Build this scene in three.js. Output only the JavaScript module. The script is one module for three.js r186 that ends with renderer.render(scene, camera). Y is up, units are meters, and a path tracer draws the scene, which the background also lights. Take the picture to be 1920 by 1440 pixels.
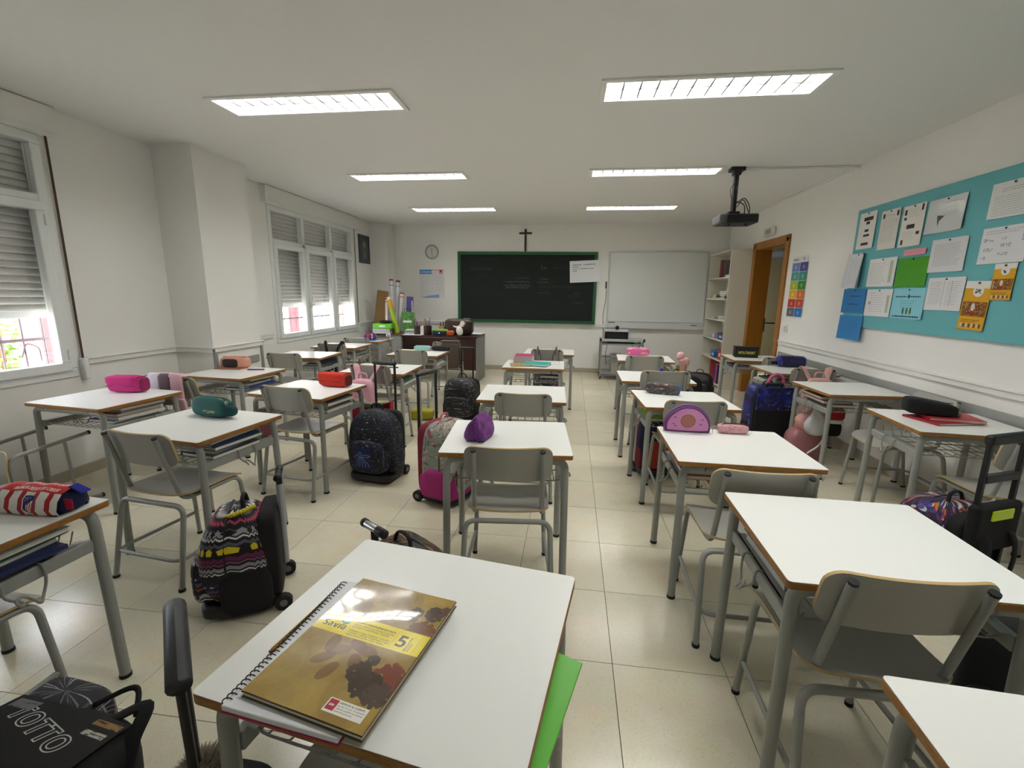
import * as THREE from 'three';
import { RoundedBoxGeometry } from 'three/addons/geometries/RoundedBoxGeometry.js';
import { mergeGeometries } from 'three/addons/utils/BufferGeometryUtils.js';
import { RectAreaLightUniformsLib } from 'three/addons/lights/RectAreaLightUniformsLib.js';

// ---------------------------------------------------------------- camera, sky, sun, exposure
const scene = new THREE.Scene();
const camera = new THREE.PerspectiveCamera(80.53, 4 / 3, 0.02, 200);
camera.rotation.order = 'YXZ';
camera.position.set(0, 1.386, 0);
camera.rotation.set(-0.195, 0.128, 0.014);
scene.background = new THREE.Color(0.86, 0.93, 1.0);
scene.backgroundIntensity = 9.0;
const renderer = new THREE.WebGLRenderer({ antialias: true });
renderer.toneMapping = THREE.LinearToneMapping;
renderer.toneMappingExposure = 1.65;
renderer.shadowMap.enabled = true;
RectAreaLightUniformsLib.init();
const sun = new THREE.DirectionalLight(new THREE.Color(1, 0.95, 0.86), 14);
sun.position.set(4, 16, -3); sun.target.position.set(-7, 0, -5); scene.add(sun, sun.target);
sun.castShadow = true; sun.shadow.mapSize.set(2048, 2048);
Object.assign(sun.shadow.camera, { left: -14, right: 14, top: 14, bottom: -14, near: 1, far: 60 });
const LAMP = 17.0;                                   // radiance of the ceiling panels
const LAMP_COLOR = new THREE.Color(1, 0.985, 0.955);

// ---------------------------------------------------------------- helpers
const V3 = (x, y, z) => new THREE.Vector3(x, y, z);
function rng(seed) { let a = seed >>> 0; return () => { a = (a + 0x6D2B79F5) | 0; let t = Math.imul(a ^ (a >>> 15), 1 | a); t = (t + Math.imul(t ^ (t >>> 7), 61 | t)) ^ t; return ((t ^ (t >>> 14)) >>> 0) / 4294967296; }; }
const used = {};
function numbered(n) { if (!(n in used)) { used[n] = 0; return n; } used[n]++; return n + '_' + String(used[n]).padStart(3, '0'); }
function shade(o) { o.castShadow = true; o.receiveShadow = true; return o; }
function mesh(name, geo, mat, parent) { const m = shade(new THREE.Mesh(Array.isArray(geo) ? merge(geo) : geo, mat)); m.name = name; if (parent) parent.add(m); return m; }
function tagged(o, label, category, group, kind) { if (label) o.userData.label = label; if (category) o.userData.category = category; if (group) o.userData.group = group; if (kind) o.userData.kind = kind; return o; }
function thing(name, label, category, pos = [0, 0, 0], turn = 0, group) { const g = new THREE.Group(); g.name = numbered(name); g.position.set(...pos); g.rotation.y = turn; scene.add(g); return tagged(g, label, category, group); }
function one(name, geo, mat, label, category, pos = [0, 0, 0], turn = 0, group) { const m = mesh(numbered(name), geo, mat, scene); m.position.set(...pos); m.rotation.y = turn; return tagged(m, label, category, group); }
function struct(name, geo, mat, label, category) { const m = mesh(name, geo, mat, scene); m.userData.kind = 'structure'; return tagged(m, label, category); }
function dup(o, label, group, pos, turn) { const c = o.clone(); c.name = numbered(o.name.replace(/_\d{3}$/, '')); c.userData = { ...o.userData }; if (label) c.userData.label = label; if (group) c.userData.group = group; if (pos) c.position.set(...pos); if (turn !== undefined) c.rotation.y = turn; scene.add(c); return c; }
function merge(list) { const l = list.map((g) => { const k = g.index ? g.toNonIndexed() : g; for (const a of Object.keys(k.attributes)) if (!['position', 'normal', 'uv'].includes(a)) k.deleteAttribute(a); if (!k.attributes.uv) k.setAttribute('uv', new THREE.BufferAttribute(new Float32Array(k.attributes.position.count * 2), 2)); return k; }); return l.length > 1 ? mergeGeometries(l) : l[0]; }
const box = (w, h, d, x = 0, y = 0, z = 0) => new THREE.BoxGeometry(w, h, d).translate(x, y, z);
const rbox = (w, h, d, r, x = 0, y = 0, z = 0, s = 2) => new RoundedBoxGeometry(w, h, d, s, Math.min(r, w / 2.01, h / 2.01, d / 2.01)).translate(x, y, z);
const span = (x0, x1, y0, y1, z0, z1) => box(Math.abs(x1 - x0), Math.abs(y1 - y0), Math.abs(z1 - z0), (x0 + x1) / 2, (y0 + y1) / 2, (z0 + z1) / 2);
const cyl = (r0, r1, h, n = 16, x = 0, y = 0, z = 0) => new THREE.CylinderGeometry(r0, r1, h, n).translate(x, y, z);
// polyline with rounded corners
function fillet(pts, r, n = 5) {
  const out = [pts[0].clone()];
  for (let i = 1; i < pts.length - 1; i++) {
    const p = pts[i], a = pts[i - 1].clone().sub(p), b = pts[i + 1].clone().sub(p), k = Math.min(r, a.length() * 0.48, b.length() * 0.48);
    const p0 = p.clone().add(a.setLength(k)), p1 = p.clone().add(b.setLength(k));
    for (let j = 0; j <= n; j++) { const t = j / n, u = 1 - t; out.push(V3(u * u * p0.x + 2 * u * t * p.x + t * t * p1.x, u * u * p0.y + 2 * u * t * p.y + t * t * p1.y, u * u * p0.z + 2 * u * t * p.z + t * t * p1.z)); }
  }
  out.push(pts[pts.length - 1].clone()); return out;
}
// tube through points (sections turn with the path), radius number or function of 0..1; ry flattens the section
function tube(pts, r, n = 10, flat = 1) {
  const pos = [], uv = [], idx = [], m = pts.length; let nrm = null; let len = 0;
  for (let i = 0; i < m; i++) {
    const t = pts[Math.min(i + 1, m - 1)].clone().sub(pts[Math.max(i - 1, 0)]).normalize();
    if (!nrm) { nrm = Math.abs(t.y) < 0.9 ? V3(0, 1, 0) : V3(1, 0, 0); }
    nrm.sub(t.clone().multiplyScalar(nrm.dot(t))).normalize();
    const bi = t.clone().cross(nrm), rr = typeof r === 'function' ? r(i / (m - 1)) : r;
    if (i) len += pts[i].distanceTo(pts[i - 1]);
    for (let j = 0; j <= n; j++) { const a = j / n * Math.PI * 2, c = Math.cos(a) * rr * flat, s = Math.sin(a) * rr; pos.push(pts[i].x + nrm.x * c + bi.x * s, pts[i].y + nrm.y * c + bi.y * s, pts[i].z + nrm.z * c + bi.z * s); uv.push(j / n, len * 4); }
  }
  for (let i = 0; i < m - 1; i++) for (let j = 0; j < n; j++) { const a = i * (n + 1) + j, b = a + n + 1; idx.push(a, a + 1, b, b, a + 1, b + 1); }
  for (const [e, s] of [[0, 1], [m - 1, -1]]) { const c = pos.length / 3; pos.push(pts[e].x, pts[e].y, pts[e].z); uv.push(0.5, 0.5); const o = e * (n + 1); for (let j = 0; j < n; j++) s > 0 ? idx.push(c, o + j + 1, o + j) : idx.push(c, o + j, o + j + 1); }
  const g = new THREE.BufferGeometry(); g.setAttribute('position', new THREE.Float32BufferAttribute(pos, 3)); g.setAttribute('uv', new THREE.Float32BufferAttribute(uv, 2)); g.setIndex(idx); g.computeVertexNormals(); return g;
}
const rod = (a, r, f = 0.03, n = 10, flat = 1) => tube(fillet(a.map((p) => V3(...p)), f), r, n, flat);
const smooth = (a, r, n = 8, k = 24, flat = 1) => tube(new THREE.CatmullRomCurve3(a.map((p) => V3(...p))).getPoints(k), r, n, flat);
const sp = (v, e) => Math.sign(v) * Math.pow(Math.abs(v), e);
// rounded, puffed solid standing on y = 0 (seam at the back); uv runs in metres
function puff(w, h, d, { e = 0.45, f = 0.45, nu = 40, nv = 22, warp } = {}) {
  const pos = [], uv = [], idx = [];
  for (let j = 0; j <= nv; j++) for (let i = 0; i <= nu; i++) {
    const v = -Math.PI / 2 + Math.PI * j / nv, u = -Math.PI / 2 - Math.PI * 2 * i / nu;
    const p = V3(w / 2 * sp(Math.cos(v), f) * sp(Math.cos(u), e), h / 2 + h / 2 * sp(Math.sin(v), f), d / 2 * sp(Math.cos(v), f) * sp(Math.sin(u), e));
    uv.push(i / nu * 2 * (w + d), p.y);
    if (warp) warp(p, i / nu, j / nv);
    pos.push(p.x, p.y, p.z);
  }
  for (let j = 0; j < nv; j++) for (let i = 0; i < nu; i++) { const a = j * (nu + 1) + i, b = a + nu + 1; idx.push(a, b, a + 1, b, b + 1, a + 1); }
  const g = new THREE.BufferGeometry(); g.setAttribute('position', new THREE.Float32BufferAttribute(pos, 3)); g.setAttribute('uv', new THREE.Float32BufferAttribute(uv, 2)); g.setIndex(idx); g.computeVertexNormals(); return g;
}
const wob = (s, k = 30) => (p) => { p.x += s * Math.sin(p.y * k + p.z * k * 0.7); p.z += s * Math.sin(p.x * k * 0.8 + p.y * k * 0.6 + 1); };
// a bent sheet with rounded corners in the xy plane; bend(x, y) gives z; returns faces and rim
function sheet(w, h, t, r, bend, nx = 14) {
  const vs = []; for (let k = 0; k <= 5; k++) vs.push(-h / 2 + r * (1 - Math.cos(k / 5 * Math.PI / 2))); for (let k = 1; k < 8; k++) vs.push(-h / 2 + r + (h - 2 * r) * k / 8); for (let k = 0; k <= 5; k++) vs.push(h / 2 - r + r * Math.sin(k / 5 * Math.PI / 2));
  const half = (y) => { const q = Math.max(0, Math.abs(y) - (h / 2 - r)); return w / 2 - r + Math.sqrt(Math.max(0, r * r - q * q)); };
  const grid = (off, flip) => { const P = [], U = [], I = []; for (const y of vs) for (let i = 0; i <= nx; i++) { const x = half(y) * (2 * i / nx - 1); P.push(x, y, bend(x, y) + off); U.push(x, y); } for (let j = 0; j < vs.length - 1; j++) for (let i = 0; i < nx; i++) { const a = j * (nx + 1) + i, b = a + nx + 1; flip ? I.push(a, b, a + 1, b, b + 1, a + 1) : I.push(a, a + 1, b, b, a + 1, b + 1); } const g = new THREE.BufferGeometry(); g.setAttribute('position', new THREE.Float32BufferAttribute(P, 3)); g.setAttribute('uv', new THREE.Float32BufferAttribute(U, 2)); g.setIndex(I); g.computeVertexNormals(); return g; };
  const loop = []; for (let i = 0; i <= nx; i++) loop.push([half(vs[0]) * (2 * i / nx - 1), vs[0]]); for (const y of vs.slice(1)) loop.push([half(y), y]); for (let i = nx - 1; i >= 0; i--) loop.push([half(vs[vs.length - 1]) * (2 * i / nx - 1), vs[vs.length - 1]]); for (const y of vs.slice(1, -1).reverse()) loop.push([-half(y), y]);
  const P = [], U = [], I = []; loop.push(loop[0]); let l = 0; loop.forEach(([x, y], i) => { const z = bend(x, y); if (i) l += Math.hypot(x - loop[i - 1][0], y - loop[i - 1][1]); P.push(x, y, z - t / 2, x, y, z + t / 2); U.push(l, 0, l, t); }); for (let i = 0; i < loop.length - 1; i++) { const a = 2 * i; I.push(a, a + 2, a + 1, a + 1, a + 2, a + 3); }
  const rim = new THREE.BufferGeometry(); rim.setAttribute('position', new THREE.Float32BufferAttribute(P, 3)); rim.setAttribute('uv', new THREE.Float32BufferAttribute(U, 2)); rim.setIndex(I); rim.computeVertexNormals();
  return { faces: merge([grid(t / 2, false), grid(-t / 2, true)]), rim };
}
function rrect(w, h, r) { const s = new THREE.Shape(), x = w / 2, y = h / 2; s.moveTo(-x + r, -y); s.lineTo(x - r, -y); s.quadraticCurveTo(x, -y, x, -y + r); s.lineTo(x, y - r); s.quadraticCurveTo(x, y, x - r, y); s.lineTo(-x + r, y); s.quadraticCurveTo(-x, y, -x, y - r); s.lineTo(-x, -y + r); s.quadraticCurveTo(-x, -y, -x + r, -y); return s; }
const slab = (shape, t, bevel = 0) => new THREE.ExtrudeGeometry(shape, { depth: t, bevelEnabled: bevel > 0, bevelSize: bevel, bevelThickness: bevel, bevelSegments: 2, curveSegments: 5 });

// ---------------------------------------------------------------- textures and materials
function canvas(w, h, draw, opts = {}) { const c = document.createElement('canvas'); c.width = w; c.height = h; const g = c.getContext('2d'); draw(g, w, h); const t = new THREE.CanvasTexture(c); t.colorSpace = opts.data ? THREE.NoColorSpace : THREE.SRGBColorSpace; t.magFilter = THREE.LinearFilter; if (opts.repeat) { t.wrapS = t.wrapT = THREE.RepeatWrapping; t.repeat.set(...opts.repeat); } return t; }
function mat(color, rough = 0.6, o = {}) { return new THREE.MeshStandardMaterial({ color: new THREE.Color(color), roughness: rough, metalness: 0, ...o }); }
function phys(color, rough, o = {}) { return new THREE.MeshPhysicalMaterial({ color: new THREE.Color(color), roughness: rough, metalness: 0, ...o }); }
function grainBump(size, seed, amp, cells) { const R = rng(seed); return canvas(size, size, (g) => { g.fillStyle = '#808080'; g.fillRect(0, 0, size, size); for (let i = 0; i < cells; i++) { const v = 128 + (R() - 0.5) * amp; g.fillStyle = `rgba(${v},${v},${v},0.5)`; const r = 0.6 + R() * 2.2; g.beginPath(); g.arc(R() * size, R() * size, r, 0, 7); g.fill(); } }, { data: true, repeat: [1, 1] }); }
const plasterBump = grainBump(512, 3, 160, 14000); plasterBump.repeat.set(1.2, 1.2);
const weave = canvas(64, 64, (g) => { for (let i = 0; i < 16; i++) for (let j = 0; j < 16; j++) { const v = (i + j) % 2 ? 150 : 90; g.fillStyle = `rgb(${v},${v},${v})`; g.fillRect(i * 4, j * 4, 4, 4); } }, { data: true, repeat: [40, 40] });
const M = {
  wall: mat('#efeeea', 0.85, { bumpMap: plasterBump, bumpScale: 0.0012 }), ceiling: mat('#e8e7e5', 0.9), trim: mat('#ecebe6', 0.45), base: mat('#b3ab98', 0.35), strip: mat('#989a96', 0.5),
  grout: mat('#4d4838', 0.95), laminate: mat('#eff0ec', 0.28), edge: mat('#96642a', 0.5), tubeGrey: mat('#999b95', 0.36), chairGrey: mat('#adaca5', 0.32), ply: mat('#bfa56f', 0.55), rubber: mat('#17171a', 0.7),
  pvc: mat('#e8ebe9', 0.35), glass: phys('#ffffff', 0.02, { transmission: 1, thickness: 0, ior: 1.45 }), slat: mat('#c9c8c4', 0.5), iron: mat('#5b4a52', 0.6), redWall: mat('#c27a66', 0.85), brickDark: mat('#7a3f42', 0.85), ground: mat('#cfc8ba', 0.95), leaf: mat('#5d7d38', 0.8), bark: mat('#6b4c36', 0.9),
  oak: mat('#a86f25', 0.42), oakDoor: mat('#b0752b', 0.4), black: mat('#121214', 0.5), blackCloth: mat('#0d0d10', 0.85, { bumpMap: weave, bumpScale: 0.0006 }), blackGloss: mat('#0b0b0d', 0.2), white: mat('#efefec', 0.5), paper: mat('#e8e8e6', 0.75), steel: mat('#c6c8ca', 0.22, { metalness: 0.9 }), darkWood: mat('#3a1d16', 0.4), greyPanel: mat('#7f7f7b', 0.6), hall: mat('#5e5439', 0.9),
  boardGreen: mat('#1d5a35', 0.5), cork: mat('#6cb5bd', 0.85, { bumpMap: weave, bumpScale: 0.0004 }), pages: mat('#e2e0d6', 0.8), cardboard: mat('#8a6a3e', 0.85), tan: mat('#b59a6a', 0.7), louvre: mat('#6f706c', 0.5),
};
const colorCache = {}; const col = (c, r = 0.6) => (colorCache[c + r] ??= mat(c, r)); const cloth = (c) => (colorCache['c' + c] ??= mat(c, 0.85, { bumpMap: weave, bumpScale: 0.0006 }));
// floor tiles: cream agglomerate with fine chips, four tones
const tileMats = [0, 1, 2, 3].map((k) => { const R = rng(40 + k); const tone = ['#d6d0ba', '#d2ccb6', '#d9d3be', '#d0cab5'][k];
  const t = canvas(512, 512, (g) => { g.fillStyle = tone; g.fillRect(0, 0, 512, 512); for (let i = 0; i < 120; i++) { g.fillStyle = `rgba(${180 + R() * 50},${170 + R() * 45},${130 + R() * 45},0.05)`; g.beginPath(); g.ellipse(R() * 512, R() * 512, 20 + R() * 70, 10 + R() * 50, R() * 3, 0, 7); g.fill(); } for (let i = 0; i < 5200; i++) { const v = R(); g.fillStyle = v < 0.5 ? `rgba(120,108,80,${0.1 + R() * 0.12})` : `rgba(240,236,220,${0.12 + R() * 0.16})`; g.beginPath(); g.ellipse(R() * 512, R() * 512, 0.6 + R() * 2.4, 0.5 + R() * 1.5, R() * 3, 0, 7); g.fill(); } for (let i = 0; i < 14; i++) { g.fillStyle = `rgba(90,80,60,${0.15 + R() * 0.2})`; g.beginPath(); g.arc(R() * 512, R() * 512, 0.8 + R() * 1.6, 0, 7); g.fill(); } });
  return new THREE.MeshStandardMaterial({ map: t, roughness: 0.2 }); });
const oakTex = canvas(256, 512, (g, w, h) => { const R = rng(9); g.fillStyle = '#a97128'; g.fillRect(0, 0, w, h); for (let i = 0; i < 260; i++) { g.strokeStyle = `rgba(${80 + R() * 60},${45 + R() * 35},${10 + R() * 20},${0.06 + R() * 0.12})`; g.lineWidth = 0.6 + R() * 2; const x = R() * w; g.beginPath(); g.moveTo(x, 0); g.bezierCurveTo(x + R() * 12 - 6, h / 3, x + R() * 12 - 6, h * 2 / 3, x + R() * 8 - 4, h); g.stroke(); } }, { repeat: [1, 1] });
M.oak.map = M.oakDoor.map = oakTex; M.oak.color.set('#ffffff'); M.oakDoor.color.set('#f4e6cf');
const edgeTex = canvas(256, 32, (g, w, h) => { const R = rng(11); g.fillStyle = '#9c6a2d'; g.fillRect(0, 0, w, h); for (let i = 0; i < 500; i++) { g.fillStyle = R() < 0.5 ? `rgba(70,40,12,${R() * 0.22})` : `rgba(205,150,80,${R() * 0.2})`; g.fillRect(R() * w, R() * h, 2 + R() * 18, 0.6 + R() * 1.4); } }, { repeat: [3, 20] });
M.edge.map = edgeTex; M.edge.color.set('#ffffff');

// ---------------------------------------------------------------- the room
const XL = -3.617, XP = -3.234, XR = 2.573, ZF = -8.325, ZB = 1.3, YC = 2.594, RAIL = 0.878, T = 0.18;
// floor: slab, and tiles as parts
const floor = struct('floor', span(XL - T, XR + T, -0.12, -0.004, ZF - T, ZB + T), M.grout, 'cream agglomerate tile floor of the classroom', 'floor');
{ const TX = 0.42, TZ = 0.4355, geo = box(TX - 0.0026, 0.012, TZ - 0.0026, 0, -0.006, 0), list = [];
  const x0 = 0.205, z0 = -1.54;
  for (let i = -10; i < 7; i++) for (let j = -16; j < 7; j++) {
    const xa = Math.max(XL, x0 + i * TX), xb = Math.min(XR, x0 + (i + 1) * TX), za = Math.max(ZF, z0 + j * TZ), zb = Math.min(ZB, z0 + (j + 1) * TZ);
    if (xb - xa < 0.02 || zb - za < 0.02) continue;
    list.push({ x: (xa + xb) / 2, z: (za + zb) / 2, sx: (xb - xa) / TX, sz: (zb - za) / TZ, k: ((i * 7 + j * 13 + i * j * 5) % 4 + 4) % 4, rank: Math.hypot((xa + xb) / 2, (za + zb) / 2) + ((za + zb) / 2 > -0.35 ? 50 : 0) });
  }
  list.sort((a, b) => a.rank - b.rank); const rest = [[], [], [], []];
  list.forEach((t, n) => { if (n < 298) { const m = mesh('tile', geo, tileMats[t.k], floor); m.position.set(t.x, 0, t.z); m.scale.set(t.sx, 1, t.sz); } else { const g = geo.clone().scale(t.sx, 1, t.sz).translate(t.x, 0, t.z); rest[0].push(g); } });
  if (rest[0].length) { const m = mesh('tile_field', rest[0], tileMats[1], floor); m.userData.kind = 'stuff'; }
}
// ceiling
const LX = [[-2.389, -1.131], [0.115, 1.384]], LZ = [[-1.03, -1.35], [-2.9, -3.22], [-4.78, -5.07], [-6.64, -6.955]];
const ceil = [span(XL - T, XR + T, YC + 0.1, YC + 0.2, ZF - T, ZB + T)]; { let a = ZB + T; for (const [z0, z1] of [...LZ, [ZF - T, ZF - T]]) { ceil.push(span(XL - T, XR + T, YC, YC + 0.1, a, z0 - (z0 === ZF - T ? 0 : 0.012))); if (z0 !== z1) { let x = XL - T; for (const [p, q] of LX) { if (z0 > -2 && p < 0) continue; ceil.push(span(x, p + 0.012, YC, YC + 0.1, z0 - 0.012, z1 + 0.012)); x = q - 0.012; } ceil.push(span(x, XR + T, YC, YC + 0.1, z0 - 0.012, z1 + 0.012)); } a = z1 + 0.012; } }
struct('ceiling', ceil, M.ceiling, 'white plaster ceiling', 'ceiling');
// windows: [z near, z far]
const WY0 = 0.745, WY1 = 2.40, W1 = [-0.78, -2.87], W2 = [-5.2, -7.34], WX = XL - T;
const pieces = (x0, x1, holes, z0, z1) => { const g = []; let a = z0; for (const [h0, h1] of holes) { g.push(span(x0, x1, 0, YC, a, h0)); g.push(span(x0, x1, 0, WY0, h0, h1)); g.push(span(x0, x1, WY1, YC, h0, h1)); a = h1; } g.push(span(x0, x1, 0, YC, a, z1)); return g; };
struct('wall_left', pieces(XL - T, XL, [W1, W2], ZB + T, ZF - T), M.wall, 'white plaster window wall', 'wall');
struct('wall_front', span(XL - T, XR + T, 0, YC, ZF - T, ZF), M.wall, 'white plaster wall with the chalkboard', 'wall');
struct('wall_back', span(XL - T, XR + T, 0, YC, ZB, ZB + T), M.wall, 'white plaster wall behind the camera', 'wall');
const DZ0 = -6.13, DZ1 = -7.1, DH = 2.06;            // door opening
struct('wall_right', [span(XR, XR + T, 0, YC, ZB + T, DZ0), span(XR, XR + T, DH, YC, DZ0, DZ1), span(XR, XR + T, 0, YC, DZ1, ZF - T)], M.wall, 'white plaster wall with the notice board and door', 'wall');
const PZ0 = -3.736, PZ1 = -4.386;                    // structural pillar
struct('wall_pillar', span(XL - 0.02, XP, 0, YC, PZ0, PZ1), M.wall, 'white plastered pillar between the windows', 'pillar');
struct('wall_pillar_corner', span(XL - 0.02, -3.3, 0, YC, -8.02, ZF - 0.02), M.wall, 'white plastered pillar in the front left corner', 'pillar');
// shutter boxes above the windows, proud of the wall
for (const [n, [a, b]] of [['trim_1', W1], ['trim_2', W2]]) struct(n, [rbox(0.08, YC - WY1 - 0.004, Math.abs(b - a) + 0.16, 0.006, XL + 0.03, (YC + WY1) / 2 - 0.002, (a + b) / 2), span(XL, XL + 0.085, WY1 - 0.002, WY1 + 0.016, a + 0.09, b - 0.09)], M.wall, n === 'trim_1' ? 'roller shutter box above the near window' : 'roller shutter box above the far window', 'shutter box');
// mouldings
const railGeo = (z0, z1, x, s) => [rbox(0.02, 0.052, Math.abs(z1 - z0), 0.006, x + s * 0.01, RAIL - 0.026, (z0 + z1) / 2), rbox(0.03, 0.014, Math.abs(z1 - z0), 0.005, x + s * 0.014, RAIL - 0.006, (z0 + z1) / 2)];
const railX = (x0, x1, z, s) => [rbox(Math.abs(x1 - x0), 0.052, 0.02, 0.006, (x0 + x1) / 2, RAIL - 0.026, z + s * 0.01), rbox(Math.abs(x1 - x0), 0.014, 0.03, 0.005, (x0 + x1) / 2, RAIL - 0.006, z + s * 0.014)];
struct('trim_3', [...railGeo(-2.93, PZ0, XL, 1), ...railX(XL, XP + 0.02, PZ0, 1), ...railGeo(PZ0 + 0.02, PZ1 - 0.02, XP, 1), ...railX(XL, XP + 0.02, PZ1, -1), ...railGeo(PZ1, -5.12, XL, 1), ...railGeo(-7.42, -8.02, XL, 1), ...railX(XL, -3.28, -8.02, 1), ...railGeo(-8.0, ZF, -3.3, 1)], M.trim, 'white moulded dado rail on the window wall', 'dado rail');
struct('trim_4', [...railGeo(ZB, DZ0 + 0.1, XR, -1), ...railGeo(DZ1 - 0.1, ZF, XR, -1)], M.trim, 'white moulded dado rail under the notice board', 'dado rail');
struct('trim_5', [...railX(-3.3, -2.12, ZF, 1), ...railX(0.42, 0.6, ZF, 1)], M.trim, 'white moulded dado rail beside the chalkboard', 'dado rail');
struct('trim_6', rbox(0.016, 0.066, 7.1, 0.004, XR - 0.008, 0.705, -2.45), M.strip, 'grey chair-guard strip along the notice board wall', 'guard strip');
struct('trim_7', [rbox(0.016, 0.066, 0.52, 0.004, XP + 0.008, 0.705, -4.06), rbox(0.03, 0.26, 0.03, 0.004, XP + 0.002, 0.71, PZ0 - 0.012), rbox(0.03, 0.26, 0.03, 0.004, XP + 0.002, 0.71, PZ1 + 0.012)], M.strip, 'grey chair guard and corner guards on the pillar', 'guard strip');
struct('baseboard_left', [span(XL, XL + 0.012, 0, 0.08, ZB, PZ0), span(XL, XP + 0.012, 0, 0.08, PZ0, PZ0 + 0.012), span(XP, XP + 0.012, 0, 0.08, PZ0, PZ1), span(XL, XL + 0.012, 0, 0.08, PZ1, -8.02), span(XL, -3.29, 0, 0.08, -8.02, -8.008)], M.base, 'beige tile baseboard of the window wall', 'baseboard');
struct('baseboard_right', [span(XR - 0.012, XR, 0, 0.08, ZB, DZ0 + 0.1), span(XR - 0.012, XR, 0, 0.08, DZ1 - 0.1, ZF)], M.base, 'beige tile baseboard of the notice board wall', 'baseboard');
struct('baseboard_front', span(-3.3, XR, 0, 0.08, ZF, ZF + 0.012), M.base, 'beige tile baseboard under the chalkboard', 'baseboard');

// ---------------------------------------------------------------- windows
function windowUnit(idx, [z0, z1], where) {
  const w = new THREE.Group(); w.name = 'window_' + idx; w.userData = { kind: 'structure', label: 'white window with three tall sashes and transoms, ' + where, category: 'window' }; scene.add(w);
  const L = z0 - z1, xf = XL + 0.012, t = 0.065;      // frame sits flush with the inner face
  const fr = (a0, a1, b0, b1, th = 0.07, r = 0.008, xo = 0) => rbox(th, Math.abs(b1 - b0), Math.abs(a1 - a0), r, xf - th / 2 + xo, (b0 + b1) / 2, (a0 + a1) / 2);
  const F = []; F.push(fr(z0, z1, WY1 - t, WY1), fr(z0, z1, WY0, WY0 + t), fr(z0, z0 - t, WY0 + t, WY1 - t), fr(z1, z1 + t, WY0 + t, WY1 - t));
  const TY = 1.98; F.push(fr(z0 - t, z1 + t, TY - 0.03, TY + 0.03));
  const step = L / 3; for (let k = 1; k < 3; k++) F.push(fr(z0 - k * step - 0.03, z0 - k * step + 0.03, WY0 + t, WY1 - t));
  mesh('window_frame', F, M.pvc, w);
  for (let k = 0; k < 3; k++) {
    const a = z0 - k * step - (k ? 0.03 : t), b = z0 - (k + 1) * step + (k < 2 ? 0.03 : t);
    mesh('pane', span(xf - 0.045, xf - 0.041, TY + 0.03, WY1 - t, a, b), M.glass, w);
    const s = 0.062, y0 = WY0 + t - 0.012, y1 = TY - 0.018, c = a + 0.012, d = b - 0.012;
    const sash = mesh('sash', [fr(c, d, y1 - s, y1, 0.06, 0.008, 0.022), fr(c, d, y0, y0 + s, 0.06, 0.008, 0.022), fr(c, c - s, y0 + s, y1 - s, 0.06, 0.008, 0.022), fr(d, d + s, y0 + s, y1 - s, 0.06, 0.008, 0.022)], M.pvc, w);
    mesh('pane', span(xf - 0.02, xf - 0.016, y0 + s, y1 - s, c - s, d + s), M.glass, sash);
    if (k > 0 || idx === 1) mesh('handle', [rbox(0.012, 0.07, 0.028, 0.004, xf + 0.028, 1.2, c - s / 2), rod([[xf + 0.03, 1.2, c - s / 2], [xf + 0.06, 1.2, c - s / 2], [xf + 0.062, 1.32, c - s / 2]], 0.009, 0.02, 8)], M.pvc, sash);
    mesh('hinge', [cyl(0.009, 0.009, 0.07, 8, xf + 0.026, y1 - 0.12, d + 0.012), cyl(0.009, 0.009, 0.07, 8, xf + 0.026, y0 + 0.12, d + 0.012)], M.pvc, sash);
  }
  mesh('sill', rbox(0.12, 0.025, L + 0.02, 0.006, XL - 0.1, WY0 - 0.0125, (z0 + z1) / 2), M.base, w);
  // roller shutter, drawn two thirds down
  const sh = thing('roller_shutter', 'grey roller shutter drawn two thirds down, ' + where, 'shutter', [XL - 0.115, 0, (z0 + z1) / 2]);
  const pitch = 0.0485, bottom = 1.2, geo = rod([[0, 0, -L / 2 + 0.01], [0, 0, L / 2 - 0.01]], 0.0264, 0, 12, 0.46); const g2 = geo.clone().rotateZ(Math.PI / 2 + 0.2);
  for (let y = bottom + 0.05; y < WY1 - 0.01; y += pitch) { const m = mesh('slat', g2, M.slat, sh); m.position.y = y; }
  mesh('end_bar', rbox(0.016, 0.05, L - 0.02, 0.004, 0, bottom + 0.005, 0), M.white, sh);
  mesh('guide_rail', [rbox(0.03, WY1 - WY0, 0.028, 0.003, 0, (WY0 + WY1) / 2, L / 2 - 0.002), rbox(0.03, WY1 - WY0, 0.028, 0.003, 0, (WY0 + WY1) / 2, -L / 2 + 0.002)], M.pvc, sh);
  // iron grille outside
  const gr = thing('window_grille', 'iron window grille of thin upright bars, ' + where, 'grille', [XL - T - 0.06, 0, (z0 + z1) / 2]);
  const n = 16; for (let k = 0; k <= n; k++) mesh('bar', rod([[0, WY0 - 0.05, -L / 2 + L * k / n], [0, WY1, -L / 2 + L * k / n]], 0.006, 0, 6), M.iron, gr);
  for (const y of [WY0 + 0.02, 1.02, 1.75]) mesh('crossbar', rbox(0.01, 0.022, L + 0.06, 0.002, 0, y, 0), M.iron, gr);
  for (let k = 0; k < n; k += 3) mesh('scroll', rod([[0, 0.86, -L / 2 + L * (k + 0.3) / n], [0, 0.96, -L / 2 + L * (k + 0.3) / n], [0, 1.0, -L / 2 + L * (k + 0.9) / n], [0, 0.9, -L / 2 + L * (k + 1.2) / n]], 0.005, 0.03, 6), M.iron, gr);
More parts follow.
